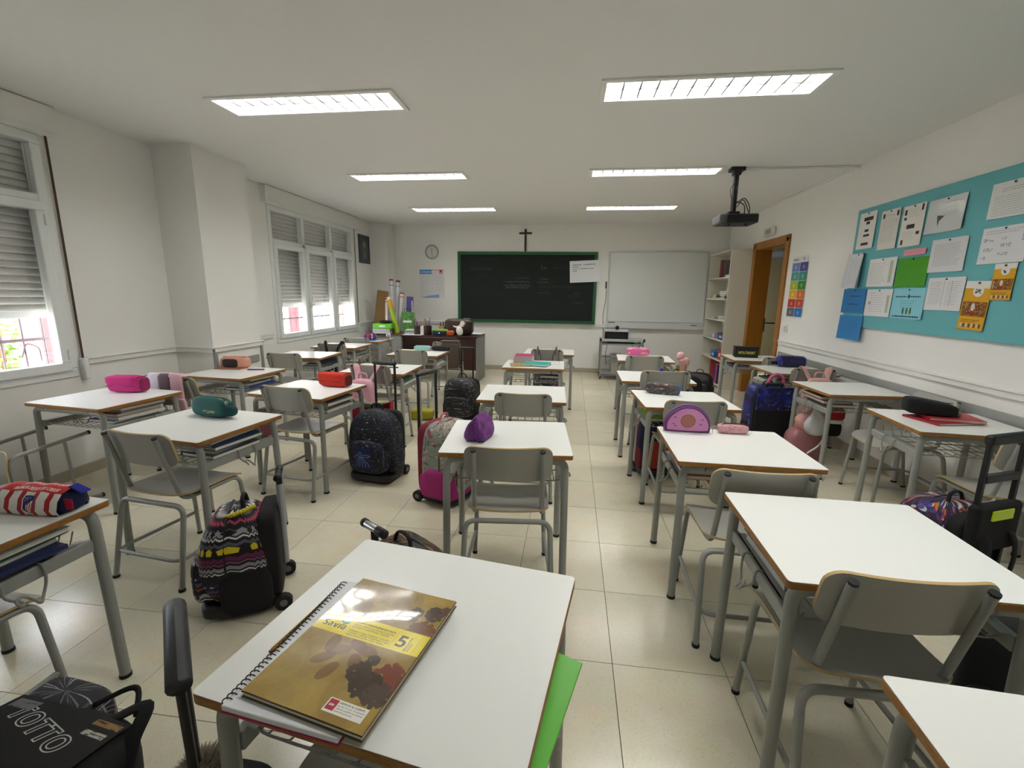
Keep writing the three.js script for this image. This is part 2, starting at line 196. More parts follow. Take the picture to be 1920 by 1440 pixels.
  for (const zz of [-L / 2 + 0.01, L / 2 - 0.01]) for (const y of [WY0 + 0.02, 1.75]) mesh('bracket', rbox(0.1, 0.02, 0.02, 0.002, 0.04, y, zz + Math.sign(zz) * 0.025), M.iron, gr);
  // shutter strap at the far edge of the frame
  const zs = z1 - 0.035, st = thing('shutter_strap', 'brown shutter pull strap with white winder, ' + where, 'strap', [XL, 0, zs]);
  mesh('strap', rbox(0.004, 1.56, 0.016, 0.001, 0.02, 1.66, 0), col('#4d3a28', 0.8), st);
  mesh('winder', [rbox(0.05, 0.16, 0.04, 0.012, 0.025, 0.8, 0), rod([[0.04, 0.86, 0.02], [0.06, 0.84, 0.035], [0.06, 0.78, 0.035], [0.04, 0.76, 0.02]], 0.005, 0.02, 6)], M.pvc, st);
}
windowUnit(1, W1, 'nearest the camera'); windowUnit(2, W2, 'beyond the pillar');

// ---------------------------------------------------------------- outdoors
struct('ground', span(-40, XL - T - 0.001, -0.4, -0.3, -30, 20), M.ground, 'sunlit pale yard outside the windows', 'ground');
const colGeo = (w) => [rbox(w, 2.9, w, 0.012, 0, 1.15, 0), rbox(w + 0.1, 0.14, w + 0.1, 0.012, 0, -0.23, 0)];
for (const [x, z, w, m, l] of [[-6.0, -4.4, 0.2, M.redWall, 'terracotta yard pillar seen through the near window'], [-5.0, -3.8, 0.12, M.brickDark, 'thin dark red post right of the terracotta pillar, near window'], [-5.0, -7.72, 0.13, M.brickDark, 'dark red yard post seen through the far window, left pane'], [-4.75, -9.0, 0.42, M.redWall, 'salmon yard pillar seen through the far window, right pane']]) { const p = thing('yard_pillar', l, 'pillar', [x, 0, z]); mesh('shaft', colGeo(w)[0], m, p); mesh('plinth', colGeo(w)[1], m, p); }
function shrub(x, z, h, seed, label) { const s = thing('shrub', label, 'shrub', [x, -0.3, z]); const R = rng(seed), leaves = []; const lg = new THREE.PlaneGeometry(0.07, 0.045); for (let i = 0; i < 900; i++) { const a = R() * 6.28, b = R() * 3.14, r = 0.55 * Math.cbrt(R()) * h * 0.6; leaves.push(lg.clone().rotateX(R() * 3).rotateY(R() * 6).translate(Math.cos(a) * Math.sin(b) * r, h * 0.6 + Math.cos(b) * r * 1.1, Math.sin(a) * Math.sin(b) * r)); } const f = mesh('foliage', leaves, M.leaf, s); f.userData.kind = 'stuff'; mesh('trunk', [rod([[0, 0, 0], [0.03, h * 0.3, 0.02], [0, h * 0.6, 0]], 0.03, 0.05, 7), rod([[0.02, h * 0.25, 0.02], [0.12, h * 0.5, 0.1]], 0.016, 0.01, 6)], M.bark, s); }
M.leaf.side = THREE.DoubleSide;
shrub(-6.3, -3.6, 1.7, 5, 'leafy green shrub outside the near window'); shrub(-7.4, -5.0, 2.2, 6, 'taller green shrub behind the terracotta pillar');

// ---------------------------------------------------------------- door, hall
const door = new THREE.Group(); door.name = 'door_1'; door.userData = { kind: 'structure', label: 'open oak door with oak frame leading to a dark hallway', category: 'door' }; scene.add(door);
mesh('door_frame', [span(XR - 0.02, XR + T + 0.02, 0, DH + 0.02, DZ0, DZ0 - 0.03), span(XR - 0.02, XR + T + 0.02, 0, DH + 0.02, DZ1, DZ1 + 0.03), span(XR - 0.02, XR + T + 0.02, DH - 0.01, DH + 0.02, DZ0, DZ1)], M.oak, door);
mesh('casing', [rbox(0.022, DH + 0.06, 0.085, 0.006, XR - 0.011, (DH + 0.06) / 2, DZ0 + 0.03), rbox(0.022, DH + 0.06, 0.085, 0.006, XR - 0.011, (DH + 0.06) / 2, DZ1 - 0.03), rbox(0.022, 0.085, Math.abs(DZ1 - DZ0) + 0.145, 0.006, XR - 0.011, DH + 0.045, (DZ0 + DZ1) / 2)], M.oak, door);
{ const leaf = mesh('door_leaf', rbox(0.85, 2.02, 0.04, 0.004, 0.425, 1.02, 0), M.oakDoor, door); leaf.position.set(XR + T + 0.03, 0, DZ0 - 0.06); leaf.rotation.y = -0.12;
  mesh('handle', [rbox(0.035, 0.2, 0.006, 0.003, 0.77, 1.0, 0.023), rod([[0.77, 1.03, 0.02], [0.77, 1.03, 0.065], [0.66, 1.03, 0.068]], 0.009, 0.015, 8)], M.black, leaf); }
mesh('lock', [rbox(0.006, 0.2, 0.05, 0.002, XR + T + 0.024, 1.0, DZ1 + 0.03), rod([[XR + T + 0.02, 1.03, DZ1 + 0.06], [XR + T + 0.06, 1.03, DZ1 + 0.07], [XR + T + 0.15, 1.03, DZ1 + 0.07]], 0.01, 0.015, 8)], M.black, door);
struct('wall_hall', [span(XR + 1.7, XR + 1.8, 0, YC, -5.0, -9.2), span(XR + T, XR + 1.8, 0, YC, -9.2, -9.3), span(XR + T, XR + 1.8, 0, YC, -5.0, -5.1)], M.hall, 'olive hallway wall beyond the door, shade put into its colour', 'wall');  // wall colour darkened to carry the dimness of the hall
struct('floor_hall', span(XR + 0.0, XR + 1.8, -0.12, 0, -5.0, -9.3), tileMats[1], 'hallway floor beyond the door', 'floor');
struct('ceiling_hall', span(XR + T, XR + 1.8, 2.1, 2.2, -5.0, -9.3), col('#1a1814', 0.9), 'hallway ceiling beyond the door, coloured dark for the unlit hall', 'ceiling');  // lack of light up here is put into the near-black colour

// ---------------------------------------------------------------- ceiling lights
function ceilingLight(x0, x1, z0, z1, label) {
  const w = x1 - x0, d = z0 - z1, t = thing('ceiling_light', label, 'light', [(x0 + x1) / 2, YC, (z0 + z1) / 2], 0, 'fluorescent louvre panels on the ceiling');
  const H = 0.012, b = 0.034, R = 0.075, iw = w - 2 * b, id = d - 2 * b;
  mesh('frame', [rbox(w, H, b, 0.003, 0, -H / 2, d / 2 - b / 2), rbox(w, H, b, 0.003, 0, -H / 2, -d / 2 + b / 2), rbox(b, H, id, 0.003, w / 2 - b / 2, -H / 2, 0), rbox(b, H, id, 0.003, -w / 2 + b / 2, -H / 2, 0)], M.trim, t);
  mesh('housing', [box(0.004, R, id, iw / 2, R / 2 - 0.002, 0), box(0.004, R, id, -iw / 2, R / 2 - 0.002, 0), box(iw, R, 0.004, 0, R / 2 - 0.002, id / 2), box(iw, R, 0.004, 0, R / 2 - 0.002, -id / 2), box(iw, 0.004, id, 0, R, 0)], M.white, t);
  mesh('diffuser', box(iw - 0.01, 0.006, id - 0.01, 0, R - 0.008, 0), new THREE.MeshStandardMaterial({ color: '#ffffff', emissive: LAMP_COLOR, emissiveIntensity: 1.4, roughness: 0.6 }), t);
  for (let k = 1; k < 12; k++) mesh('louvre_blade', box(0.009, 0.026, id - 0.004, -iw / 2 + iw * k / 12, 0.012, 0), M.louvre, t); mesh('louvre_blade', box(iw - 0.004, 0.026, 0.008, 0, 0.012, 0), M.louvre, t);
  const L = new THREE.RectAreaLight(LAMP_COLOR, LAMP, iw - 0.02, id - 0.02); L.name = 'lamp'; L.position.set(0, R - 0.014, 0); L.rotation.x = -Math.PI / 2; t.add(L);
}
LZ.forEach(([a, b], j) => LX.forEach(([p, q], i) => (j || i) && ceilingLight(p, q, a, b, ['overhead', 'nearest', 'middle', 'farthest'][j] + ' fluorescent louvre panel in the ' + ['window-side', 'door-side'][i] + ' ceiling row')));

// ---------------------------------------------------------------- projector and conduit
{ const p = thing('projector', 'black ceiling projector on a black pole with looped cables', 'projector', [1.5, YC, -4.85]);
  mesh('ceiling_plate', [rbox(0.13, 0.035, 0.1, 0.006, 0, -0.018, 0), rbox(0.07, 0.04, 0.07, 0.006, 0, -0.05, 0)], M.black, p);
  mesh('pole', rod([[0, -0.05, 0], [0, -0.41, 0]], 0.026, 0, 14), M.black, p);
  mesh('bracket', [rbox(0.1, 0.02, 0.1, 0.004, 0, -0.41, 0), rbox(0.2, 0.012, 0.02, 0.003, 0, -0.425, 0.04), rbox(0.2, 0.012, 0.02, 0.003, 0, -0.425, -0.04)], M.black, p);
  const bd = mesh('body', rbox(0.34, 0.085, 0.27, 0.018, 0.03, -0.475, 0, 3), M.black, p); mesh('front_panel', rbox(0.07, 0.075, 0.265, 0.012, -0.12, -0.476, 0.012), col('#55565a', 0.35), bd);
  mesh('lens', cyl(0.035, 0.03, 0.03, 20).rotateX(Math.PI / 2).translate(-0.06, -0.475, -0.14), M.blackGloss, bd); mesh('foot', [cyl(0.012, 0.012, 0.02, 10, 0.1, -0.526, 0.08), cyl(0.012, 0.012, 0.02, 10, -0.05, -0.526, 0.08)], M.black, bd);
  mesh('cable', [smooth([[0.015, -0.33, 0], [0.08, -0.28, 0.03], [0.13, -0.36, 0.05], [0.14, -0.44, 0.03]], 0.004, 6), smooth([[0.015, -0.3, 0], [0.1, -0.33, -0.02], [0.11, -0.44, 0]], 0.005, 6), smooth([[0.0, -0.12, 0.02], [-0.05, -0.2, 0.03], [-0.03, -0.3, 0.03], [0.0, -0.4, 0.03]], 0.003, 6), smooth([[0.02, -0.36, 0.03], [0.06, -0.3, 0.06], [0.12, -0.42, 0.08]], 0.004, 6)], M.black, p);
  one('cable_conduit', [rbox(0.94, 0.022, 0.028, 0.004, 2.05, YC - 0.012, -4.86)], M.trim, 'white cable conduit across the ceiling from the projector', 'conduit'); one('cable_conduit', [rbox(0.022, 0.022, 3.4, 0.004, XR - 0.012, YC - 0.012, -6.58), rbox(0.045, 0.035, 0.05, 0.008, XR - 0.025, YC - 0.019, -4.86)], M.trim, 'white cable conduit along the top of the right wall', 'conduit'); one('cable_conduit', [rbox(0.022, 1.72, 0.022, 0.004, XR - 0.012, YC - 0.9, ZF + 0.03)], M.trim, 'upright white cable conduit in the corner above the bookcase', 'conduit'); }

// ---------------------------------------------------------------- front wall: chalkboard, whiteboard, cross, clock, calendar
{ const b = thing('chalkboard', 'dark green chalkboard in a green frame on the front wall', 'chalkboard', [-0.842, 0.877, ZF]); const w = 2.506, h = 1.256, fw = 0.055;
  const tex = canvas(1024, 512, (g, W, H) => { const R = rng(77); g.fillStyle = '#081310'; g.fillRect(0, 0, W, H); for (let i = 0; i < 900; i++) { g.strokeStyle = `rgba(150,180,165,${R() * 0.035})`; g.lineWidth = 2 + R() * 9; const x = R() * W, y = R() * H; g.beginPath(); g.moveTo(x, y); g.lineTo(x + R() * 120 - 60, y + R() * 30 - 15); g.stroke(); }
    const sc = (x, y, n, s, a) => { g.strokeStyle = `rgba(190,210,205,${Math.min(1, a * 1.7)})`; g.lineWidth = 1.7; for (let i = 0; i < n; i++) { const xx = x + i * s; g.beginPath(); g.moveTo(xx, y + R() * s); g.quadraticCurveTo(xx + s * R(), y - s * R(), xx + s * 0.5, y + s * R()); g.quadraticCurveTo(xx + s * R(), y + s, xx + s * 0.8, y + s * R()); g.stroke(); } };
    sc(80, 105, 11, 15, 0.25); sc(110, 165, 10, 11, 0.12); sc(430, 175, 9, 12, 0.22); sc(350, 205, 16, 12, 0.3); sc(345, 232, 17, 12, 0.34); sc(355, 250, 15, 12, 0.36); sc(620, 88, 2, 24, 0.35); sc(620, 180, 5, 12, 0.3); sc(600, 205, 7, 12, 0.3); sc(610, 240, 18, 14, 0.16); sc(600, 290, 8, 12, 0.2); sc(40, 270, 6, 14, 0.1); sc(60, 310, 18, 14, 0.08); sc(830, 310, 8, 12, 0.16); sc(860, 365, 8, 12, 0.18); sc(880, 290, 4, 12, 0.2); sc(720, 90, 5, 22, 0.14); });
  mesh('writing_surface', box(w - 2 * fw + 0.01, h - 2 * fw + 0.01, 0.016, 0, h / 2, 0.01), mat('#ffffff', 0.75, { map: tex }), b);
  mesh('frame', [rbox(w, fw, 0.035, 0.006, 0, h - fw / 2, 0.0175), rbox(w, fw, 0.035, 0.006, 0, fw / 2, 0.0175), rbox(fw, h - 2 * fw, 0.035, 0.006, -w / 2 + fw / 2, h / 2, 0.0175), rbox(fw, h - 2 * fw, 0.035, 0.006, w / 2 - fw / 2, h / 2, 0.0175)], M.boardGreen, b);
  mesh('chalk_ledge', rbox(w, 0.016, 0.07, 0.004, 0, 0.012, 0.05), M.boardGreen, b);
  one('chalk_eraser', rbox(0.12, 0.05, 0.045, 0.008), col('#8d928b', 0.8), 'grey chalk eraser at the left end of the chalkboard ledge', 'eraser', [-1.92, 0.877 + 0.045, ZF + 0.062]);
  const note = canvas(512, 380, (g, W, H) => { g.fillStyle = '#e6e9ee'; g.fillRect(0, 0, W, H); g.fillStyle = '#2a2d33'; const R = rng(12); const line = (x, y, n, s) => { g.strokeStyle = '#30333a'; g.lineWidth = s * 0.16; for (let i = 0; i < n; i++) { const q = x + i * s * 0.62; g.beginPath(); g.moveTo(q, y); g.lineTo(q + R() * s * 0.4, y - s * (0.5 + R() * 0.4)); g.lineTo(q + s * 0.45, y - R() * s * 0.4); g.stroke(); } }; line(46, 80, 9, 28); line(235, 80, 11, 28); line(46, 116, 9, 20); line(46, 152, 6, 22); line(150, 148, 20, 20); line(46, 190, 6, 20); });
  one('poster', box(0.535, 0.37, 0.004), mat('#ffffff', 0.8, { map: note }), 'white sheet with handwritten lines taped over the chalkboard corner', 'sheet', [0.2, 1.8, ZF + 0.04]).rotation.z = 0.05;
}
{ const w = 1.66, b = thing('whiteboard', 'blank white interactive whiteboard beside the chalkboard', 'whiteboard', [1.437, 0.93, ZF]); const h = 1.215;
  mesh('screen', rbox(w - 0.04, h - 0.03, 0.03, 0.004, 0, h / 2, 0.018), mat('#dcdfdd', 0.35), b);
  mesh('frame', [rbox(w, 0.025, 0.045, 0.008, 0, h - 0.0125, 0.0225), rbox(0.025, h, 0.045, 0.008, -w / 2 + 0.0125, h / 2, 0.0225), rbox(0.025, h, 0.045, 0.008, w / 2 - 0.0125, h / 2, 0.0225)], col('#c9cbca', 0.35), b);
  const tr = mesh('pen_tray', [rbox(w, 0.12, 0.075, 0.012, 0, -0.05, 0.0375, 3)], col('#d3d5d3', 0.4), b);
  mesh('tray_slot', [rbox(0.35, 0.01, 0.02, 0.003, -0.3, 0.006, 0.07), rbox(0.3, 0.01, 0.02, 0.003, 0.2, 0.006, 0.07)], col('#b9bbb9', 0.4), tr); mesh('maker_mark', [box(0.11, 0.014, 0.002, 0.66, -0.03, 0.0755), box(0.12, 0.016, 0.002, -0.74, -0.005, 0.0755)], col('#4c5054', 0.5), tr);
  one('board_clip', rod([[0, -0.06, 0], [0, 0.06, 0]], 0.012, 0, 8), M.black, 'black clip hanging at the left edge of the whiteboard', 'clip', [0.575, 1.57, ZF + 0.012]);
  one('power_cable', smooth([[0.585, 1.5, ZF + 0.006], [0.58, 1.3, ZF + 0.006], [0.55, 1.05, ZF + 0.006], [0.56, 0.8, ZF + 0.006], [0.57, 0.55, ZF + 0.006]], 0.006, 6), col('#8b8d8c', 0.6), 'grey cable running down beside the whiteboard', 'cable'); }
{ const c = thing('crucifix', 'thin dark wooden cross above the chalkboard', 'cross', [-0.865, 2.14, ZF]); mesh('upright', rbox(0.034, 0.38, 0.022, 0.003, 0, 0.19, 0.011), M.darkWood, c); mesh('crossbar', rbox(0.226, 0.032, 0.022, 0.003, 0, 0.307, 0.0112), M.darkWood, c); }
{ const c = thing('wall_clock', 'round pale grey wall clock with black hands', 'clock', [-2.578, 2.127, ZF]);
  mesh('rim', new THREE.TorusGeometry(0.116, 0.012, 10, 40).translate(0, 0, 0.016), col('#a9aba9', 0.4), c);
  const face = canvas(256, 256, (g) => { g.fillStyle = '#dcdcda'; g.fillRect(0, 0, 256, 256); g.fillStyle = '#9a9a98'; g.font = 'bold 26px sans-serif'; g.textAlign = 'center'; g.textBaseline = 'middle'; for (let k = 1; k <= 12; k++) { const a = k / 12 * Math.PI * 2; g.fillText(String(k), 128 + Math.sin(a) * 100, 128 - Math.cos(a) * 100); } });
  const disc = new THREE.CircleGeometry(0.115, 40).translate(0, 0, 0.014); mesh('dial', disc, mat('#ffffff', 0.5, { map: face }), c); mesh('back', cyl(0.115, 0.115, 0.012, 36).rotateX(Math.PI / 2).translate(0, 0, 0.006), M.white, c);
  mesh('hour_hand', box(0.008, 0.06, 0.002).translate(0, 0.03, 0).rotateZ(-0.05).translate(0, 0, 0.018), M.black, c); mesh('minute_hand', box(0.005, 0.085, 0.002).translate(0, 0.0425, 0).rotateZ(Math.PI + 0.12).translate(0, 0, 0.021), M.black, c); }
{ const t = canvas(384, 420, (g, W, H) => { g.fillStyle = '#e2e1e3'; g.fillRect(0, 0, W, H); g.fillStyle = '#3f86c8'; g.fillRect(0, 0, 185, 62); g.fillStyle = '#fff'; g.font = 'bold 26px sans-serif'; g.fillText('CALENDARIO', 14, 42, 160); g.fillStyle = '#c8243a'; g.fillRect(185, 0, 200, 6); g.fillRect(310, 6, 44, 54); g.fillStyle = '#fff'; g.fillRect(322, 38, 20, 12); const R = rng(5); for (let i = 0; i < 5; i++) { g.fillStyle = '#6b6f78'; g.fillRect(258, 100 + i * 50, 18, 5); g.fillStyle = '#c9ccd2'; for (let k = 0; k < 5; k++) g.fillRect(292, 96 + i * 50 + k * 8, 70, 3); } for (let i = 0; i < 9; i++) for (let k = 0; k < 7; k++) { g.fillStyle = 'rgba(150,150,160,0.25)'; g.fillRect(20 + k * 32, 90 + i * 28, 18, 2); } g.fillStyle = '#92a5e0'; g.beginPath(); g.moveTo(8, H - 4); g.lineTo(150, H - 36); g.lineTo(300, H - 56); g.lineTo(300, H - 4); g.fill(); });
  one('calendar_poster', box(0.466, 0.51, 0.005), mat('#ffffff', 0.6, { map: t }), 'large white calendar poster with blue header under the clock', 'calendar', [-2.586, 1.556, ZF + 0.004]); }
{ const p = thing('framed_picture', 'dark framed religious print beside the far window', 'picture', [XL, 1.88, -7.74]); const t = canvas(192, 256, (g, W, H) => { g.fillStyle = '#2b3138'; g.fillRect(0, 0, W, H); g.fillStyle = '#46504c'; g.beginPath(); g.ellipse(96, 120, 60, 90, 0, 0, 7); g.fill(); g.fillStyle = '#8d8a5c'; g.beginPath(); g.ellipse(96, 80, 30, 34, 0, 0, 7); g.fill(); g.fillStyle = '#5d6668'; g.beginPath(); g.moveTo(96, 90); g.lineTo(140, 230); g.lineTo(52, 230); g.fill(); });
  mesh('print', box(0.006, 0.4, 0.33, 0.014, 0.235, 0), mat('#ffffff', 0.35, { map: t }), p); mesh('frame', [rbox(0.022, 0.03, 0.4, 0.004, 0.011, 0.455, 0), rbox(0.022, 0.03, 0.4, 0.004, 0.011, 0.015, 0), rbox(0.022, 0.41, 0.03, 0.004, 0.011, 0.235, 0.185), rbox(0.022, 0.41, 0.03, 0.004, 0.011, 0.235, -0.185), box(0.008, 0.42, 0.36, 0.006, 0.235, 0)], col('#2e3a52', 0.4), p); }

// ---------------------------------------------------------------- right wall: notice board and papers
{ const b = thing('notice_board', 'large turquoise felt notice board on the right wall', 'notice board', [XR, 0, 0]); mesh('felt', rbox(0.022, 1.035, 3.9, 0.004, -0.013, 1.658, -2.77), M.cork, b); }
const PX = XR - 0.026; let pin = 0;
function paper(label, z0, z1, y0, y1, draw, o = {}) {
  const w = Math.abs(z1 - z0), h = y1 - y0, W = o.px ?? 256, H = Math.round(W * h / w), R = rng(200 + pin * 7); pin++;
  const tex = canvas(W, H, (g) => draw(g, W, H, R));
  // facing -x: the sheet is a gently curled plane with thickness
  const nx = 8, P = [], U = [], I = []; for (const s of [0, 1]) for (let i = 0; i <= nx; i++) for (const v of [0, 1]) { const u = i / nx; const curl = (o.curl ?? 0.006) * Math.pow(Math.abs(u - 0.5) * 2, 3) * (1.2 - v * 0.7); P.push(-curl - 0.0012 + (s ? 0.001 : 0), (v - 0.5) * h, (u - 0.5) * w); U.push(u, v); }
  const n1 = (nx + 1) * 2; for (let i = 0; i < nx; i++) { const a = i * 2; I.push(a, a + 2, a + 1, a + 1, a + 2, a + 3); I.push(n1 + a, n1 + a + 1, n1 + a + 2, n1 + a + 1, n1 + a + 3, n1 + a + 2); }
  const g = new THREE.BufferGeometry(); g.setAttribute('position', new THREE.Float32BufferAttribute(P, 3)); g.setAttribute('uv', new THREE.Float32BufferAttribute(U, 2)); g.setIndex(I); g.computeVertexNormals();
  const t = thing(o.name ?? 'notice_sheet', label, o.cat ?? 'paper', [(o.x ?? PX) - 0.001, (y0 + y1) / 2, (z0 + z1) / 2]); t.rotation.x = o.tilt ?? 0;
  mesh('sheet', g, mat('#ffffff', o.rough ?? 0.7, { map: tex, side: THREE.DoubleSide }), t);
  if (o.pin !== false) mesh('pin', new THREE.SphereGeometry(0.006, 8, 6).translate(-0.006, h / 2 - 0.012, o.pinz ?? 0), col('#33404f', 0.4), t);
  return t;
}
const fillP = (g, W, H, c) => { g.fillStyle = c; g.fillRect(0, 0, W, H); };
const lines = (g, R, x, y, w, n, gap, c = 'rgba(70,75,85,0.55)', h = 2) => { g.fillStyle = c; for (let i = 0; i < n; i++) { let q = x; const e = x + w * (0.75 + R() * 0.25); while (q < e) { const l = 5 + R() * 16; g.fillRect(q, y + i * gap, Math.min(l, e - q), h); q += l + 4; } } };
// note: the sheets face -x, so +u runs towards +z
const flip = (z0, z1) => [Math.min(z0, z1), Math.max(z0, z1)];
const dark = (g, list) => { g.fillStyle = '#3c2f33'; for (const [x, y, w, h] of list) g.fillRect(x, y, w, h); };
paper('white timetable sheet with five dark bars, far top of the board', -4.66, -4.43, 1.826, 2.135, (g, W, H, R) => { fillP(g, W, H, '#e4e2dd'); dark(g, [[60, 45, 140, 34], [100, 88, 55, 26], [90, 160, 60, 24], [80, 206, 90, 22], [60, 285, 110, 24]]); });
paper('white sheet full of fine print, second in the top row', -4.364, -4.138, 1.795, 2.106, (g, W, H, R) => { fillP(g, W, H, '#e4e2dc'); dark(g, [[20, 28, 26, 42], [205, 20, 28, 46]]); lines(g, R, 50, 40, 150, 3, 9); lines(g, R, 26, 84, 205, 26, 8, 'rgba(90,90,95,0.35)'); });
paper('white sheet with small dark photos, third in the top row', -4.104, -3.87, 1.79, 2.096, (g, W, H, R) => { fillP(g, W, H, '#e6e4de'); dark(g, [[18, 30, 24, 44], [20, 92, 26, 22], [205, 8, 24, 50], [60, 155, 92, 34], [180, 220, 40, 24], [22, 275, 22, 40]]); lines(g, R, 55, 30, 140, 8, 9, 'rgba(90,90,95,0.3)'); lines(g, R, 30, 210, 140, 8, 9, 'rgba(90,90,95,0.3)'); });
paper('glossy plastic-sleeved sheet with a small drawing, top row', -3.835, -3.508, 1.856, 2.088, (g, W, H, R) => { fillP(g, W, H, '#d3d6d8'); lines(g, R, 60, 30, 150, 3, 12, 'rgba(90,90,100,0.3)'); lines(g, R, 110, 80, 110, 2, 12, 'rgba(90,90,100,0.4)'); g.fillStyle = '#6d6a64'; g.beginPath(); g.moveTo(66, 88); g.lineTo(118, 96); g.lineTo(84, 120); g.lineTo(80, 150); g.lineTo(70, 118); g.fill(); }, { rough: 0.12, curl: 0.012 });
paper('white printed letter at the top near end of the board', -3.332, -3.04, 1.88, 2.088, (g, W, H, R) => { fillP(g, W, H, '#dfe0e0'); lines(g, R, 60, 34, 150, 2, 12, 'rgba(50,50,60,0.6)'); lines(g, R, 24, 70, 210, 9, 12, 'rgba(70,70,80,0.45)'); });
paper('narrow pink paper strip above the green sheet', -4.019, -3.795, 1.72, 1.766, (g, W, H, R) => { fillP(g, W, H, '#e79cab'); lines(g, R, 20, 20, 210, 1, 8, 'rgba(160,70,90,0.5)'); }, { pin: false });
paper('white sheet curling off the board edge above the blue cards', -4.71, -4.49, 1.486, 1.79, (g, W, H, R) => { fillP(g, W, H, '#dfe0e8'); g.fillStyle = '#2a2a30'; g.fillRect(190, 4, 46, 12); lines(g, R, 30, 60, 190, 22, 12, 'rgba(80,80,95,0.35)'); }, { curl: 0.05 });
paper('white form with a green margin left of the green sheet', -4.425, -4.085, 1.493, 1.724, (g, W, H, R) => { fillP(g, W, H, '#e3e3e4'); g.fillStyle = 'rgba(120,150,90,0.45)'; g.fillRect(196, 20, 30, 130); lines(g, R, 18, 30, 150, 11, 12, 'rgba(80,80,90,0.4)'); });
paper('bright green blank paper in the middle of the board', -4.067, -3.744, 1.485, 1.703, (g, W, H) => fillP(g, W, H, '#4a9c22'));
paper('white densely printed page right of the green sheet', -3.744, -3.438, 1.581, 1.806, (g, W, H, R) => { fillP(g, W, H, '#d9d9de'); lines(g, R, 26, 30, 205, 16, 8, 'rgba(90,90,105,0.45)'); });
paper('white sheet with handwritten formulas at the near end', -3.337, -3.03, 1.612, 1.828, (g, W, H, R) => { fillP(g, W, H, '#dedfe4'); lines(g, R, 20, 18, 210, 2, 11, 'rgba(70,70,85,0.5)'); g.strokeStyle = '#55586a'; g.lineWidth = 2.5; for (const [x, y, n] of [[22, 62, 4], [120, 60, 2], [120, 92, 4], [30, 110, 4], [110, 135, 4], [20, 150, 2]]) for (let i = 0; i < n; i++) { g.beginPath(); g.arc(x + i * 14, y, 4 + R() * 3, R() * 3, 3 + R() * 4); g.stroke(); } g.strokeStyle = '#4a3f9c'; g.strokeRect(226, 38, 26, 40); });
paper('upper blue card at the far edge of the board', -4.746, -4.409, 1.262, 1.478, (g, W, H, R) => { fillP(g, W, H, '#2f7fc4'); lines(g, R, 80, 46, 120, 1, 12, 'rgba(15,30,70,0.7)', 7); lines(g, R, 60, 100, 150, 1, 12, 'rgba(15,30,70,0.7)', 7); });
paper('white certificate sheet between the blue card and cyan card', -4.395, -4.071, 1.247, 1.471, (g, W, H, R) => { fillP(g, W, H, '#e2e1e6'); g.fillStyle = 'rgba(120,150,90,0.45)'; g.fillRect(205, 40, 26, 110); g.fillStyle = '#9fb0a0'; g.beginPath(); g.arc(38, 90, 11, 0, 7); g.fill(); lines(g, R, 40, 24, 150, 9, 15, 'rgba(90,80,95,0.4)'); });
paper('light cyan card with three small trees', -4.06, -3.719, 1.243, 1.474, (g, W, H, R) => { fillP(g, W, H, '#8ccfe0'); lines(g, R, 22, 44, 215, 1, 10, 'rgba(20,40,60,0.85)', 7); g.fillStyle = '#1b2f40'; g.fillRect(122, 36, 12, 20); lines(g, R, 70, 70, 120, 4, 13, 'rgba(30,60,80,0.5)'); g.fillStyle = '#4c6b33'; for (const x of [98, 128, 156]) { g.beginPath(); g.ellipse(x, 128, 8, 20, 0, 0, 7); g.fill(); } lines(g, R, 18, 156, 220, 1, 10, 'rgba(10,25,40,0.9)', 8); });
paper('white table of two columns above the yellow leaflet', -3.712, -3.395, 1.318, 1.542, (g, W, H, R) => { fillP(g, W, H, '#dedee1'); lines(g, R, 20, 24, 85, 12, 11, 'rgba(80,80,95,0.5)'); lines(g, R, 135, 24, 95, 12, 11, 'rgba(80,80,95,0.45)'); g.fillStyle = '#70707c'; g.fillRect(112, 20, 2, 140); g.fillRect(168, 20, 2, 140); });
const leaflet = (g, W, H, R) => { fillP(g, W, H, '#d8a31c'); g.fillStyle = '#e8e6e0'; g.fillRect(0, 0, W, H * 0.15); g.beginPath(); g.ellipse(W / 2, H * 0.2, 52, H * 0.12, 0, 0, 7); g.fill(); g.fillStyle = '#3d3a44'; for (let i = 0; i < 12; i++) g.fillRect(W / 2 - 30 + R() * 46, H * 0.16 + R() * H * 0.1, 14, 8); g.fillStyle = '#8a5a24'; g.fillRect(8, H * 0.42, W - 16, H * 0.3); for (let i = 0; i < 160; i++) { g.fillStyle = ['#6c3a1c', '#a5702c', '#b58a4a', '#55301c'][i % 4]; g.fillRect(8 + R() * (W - 30), H * 0.42 + R() * H * 0.27, 12, 10); } g.fillStyle = '#d9d3c8'; g.beginPath(); g.ellipse(W * 0.42, H * 0.53, 20, H * 0.08, 0, 0, 7); g.fill(); g.fillStyle = '#9c2f24'; g.beginPath(); g.ellipse(W * 0.44, H * 0.66, 26, H * 0.05, 0, 0, 7); g.fill(); lines(g, R, 24, H * 0.79, 190, 2, 14, 'rgba(80,40,10,0.8)', 5); for (let i = 0; i < 8; i++) { g.fillStyle = i % 2 ? '#6b3a26' : '#c9c0ae'; g.fillRect(20 + i * 26, H * 0.87, 20, H * 0.08); } };
paper('larger yellow leaflet with a harvest picture, lower row', -3.388, -3.193, 1.202, 1.51, leaflet, { tilt: 0.03 });
paper('smaller yellow leaflet with a harvest picture, near end', -3.203, -3.06, 1.392, 1.608, leaflet, {});
paper('lower blue card hanging below the notice board', -4.745, -4.396, 1.02, 1.238, (g, W, H, R) => { fillP(g, W, H, '#3489cc'); lines(g, R, 30, 40, 200, 7, 16, 'rgba(20,60,120,0.45)'); }, { pin: false, curl: 0.012 });
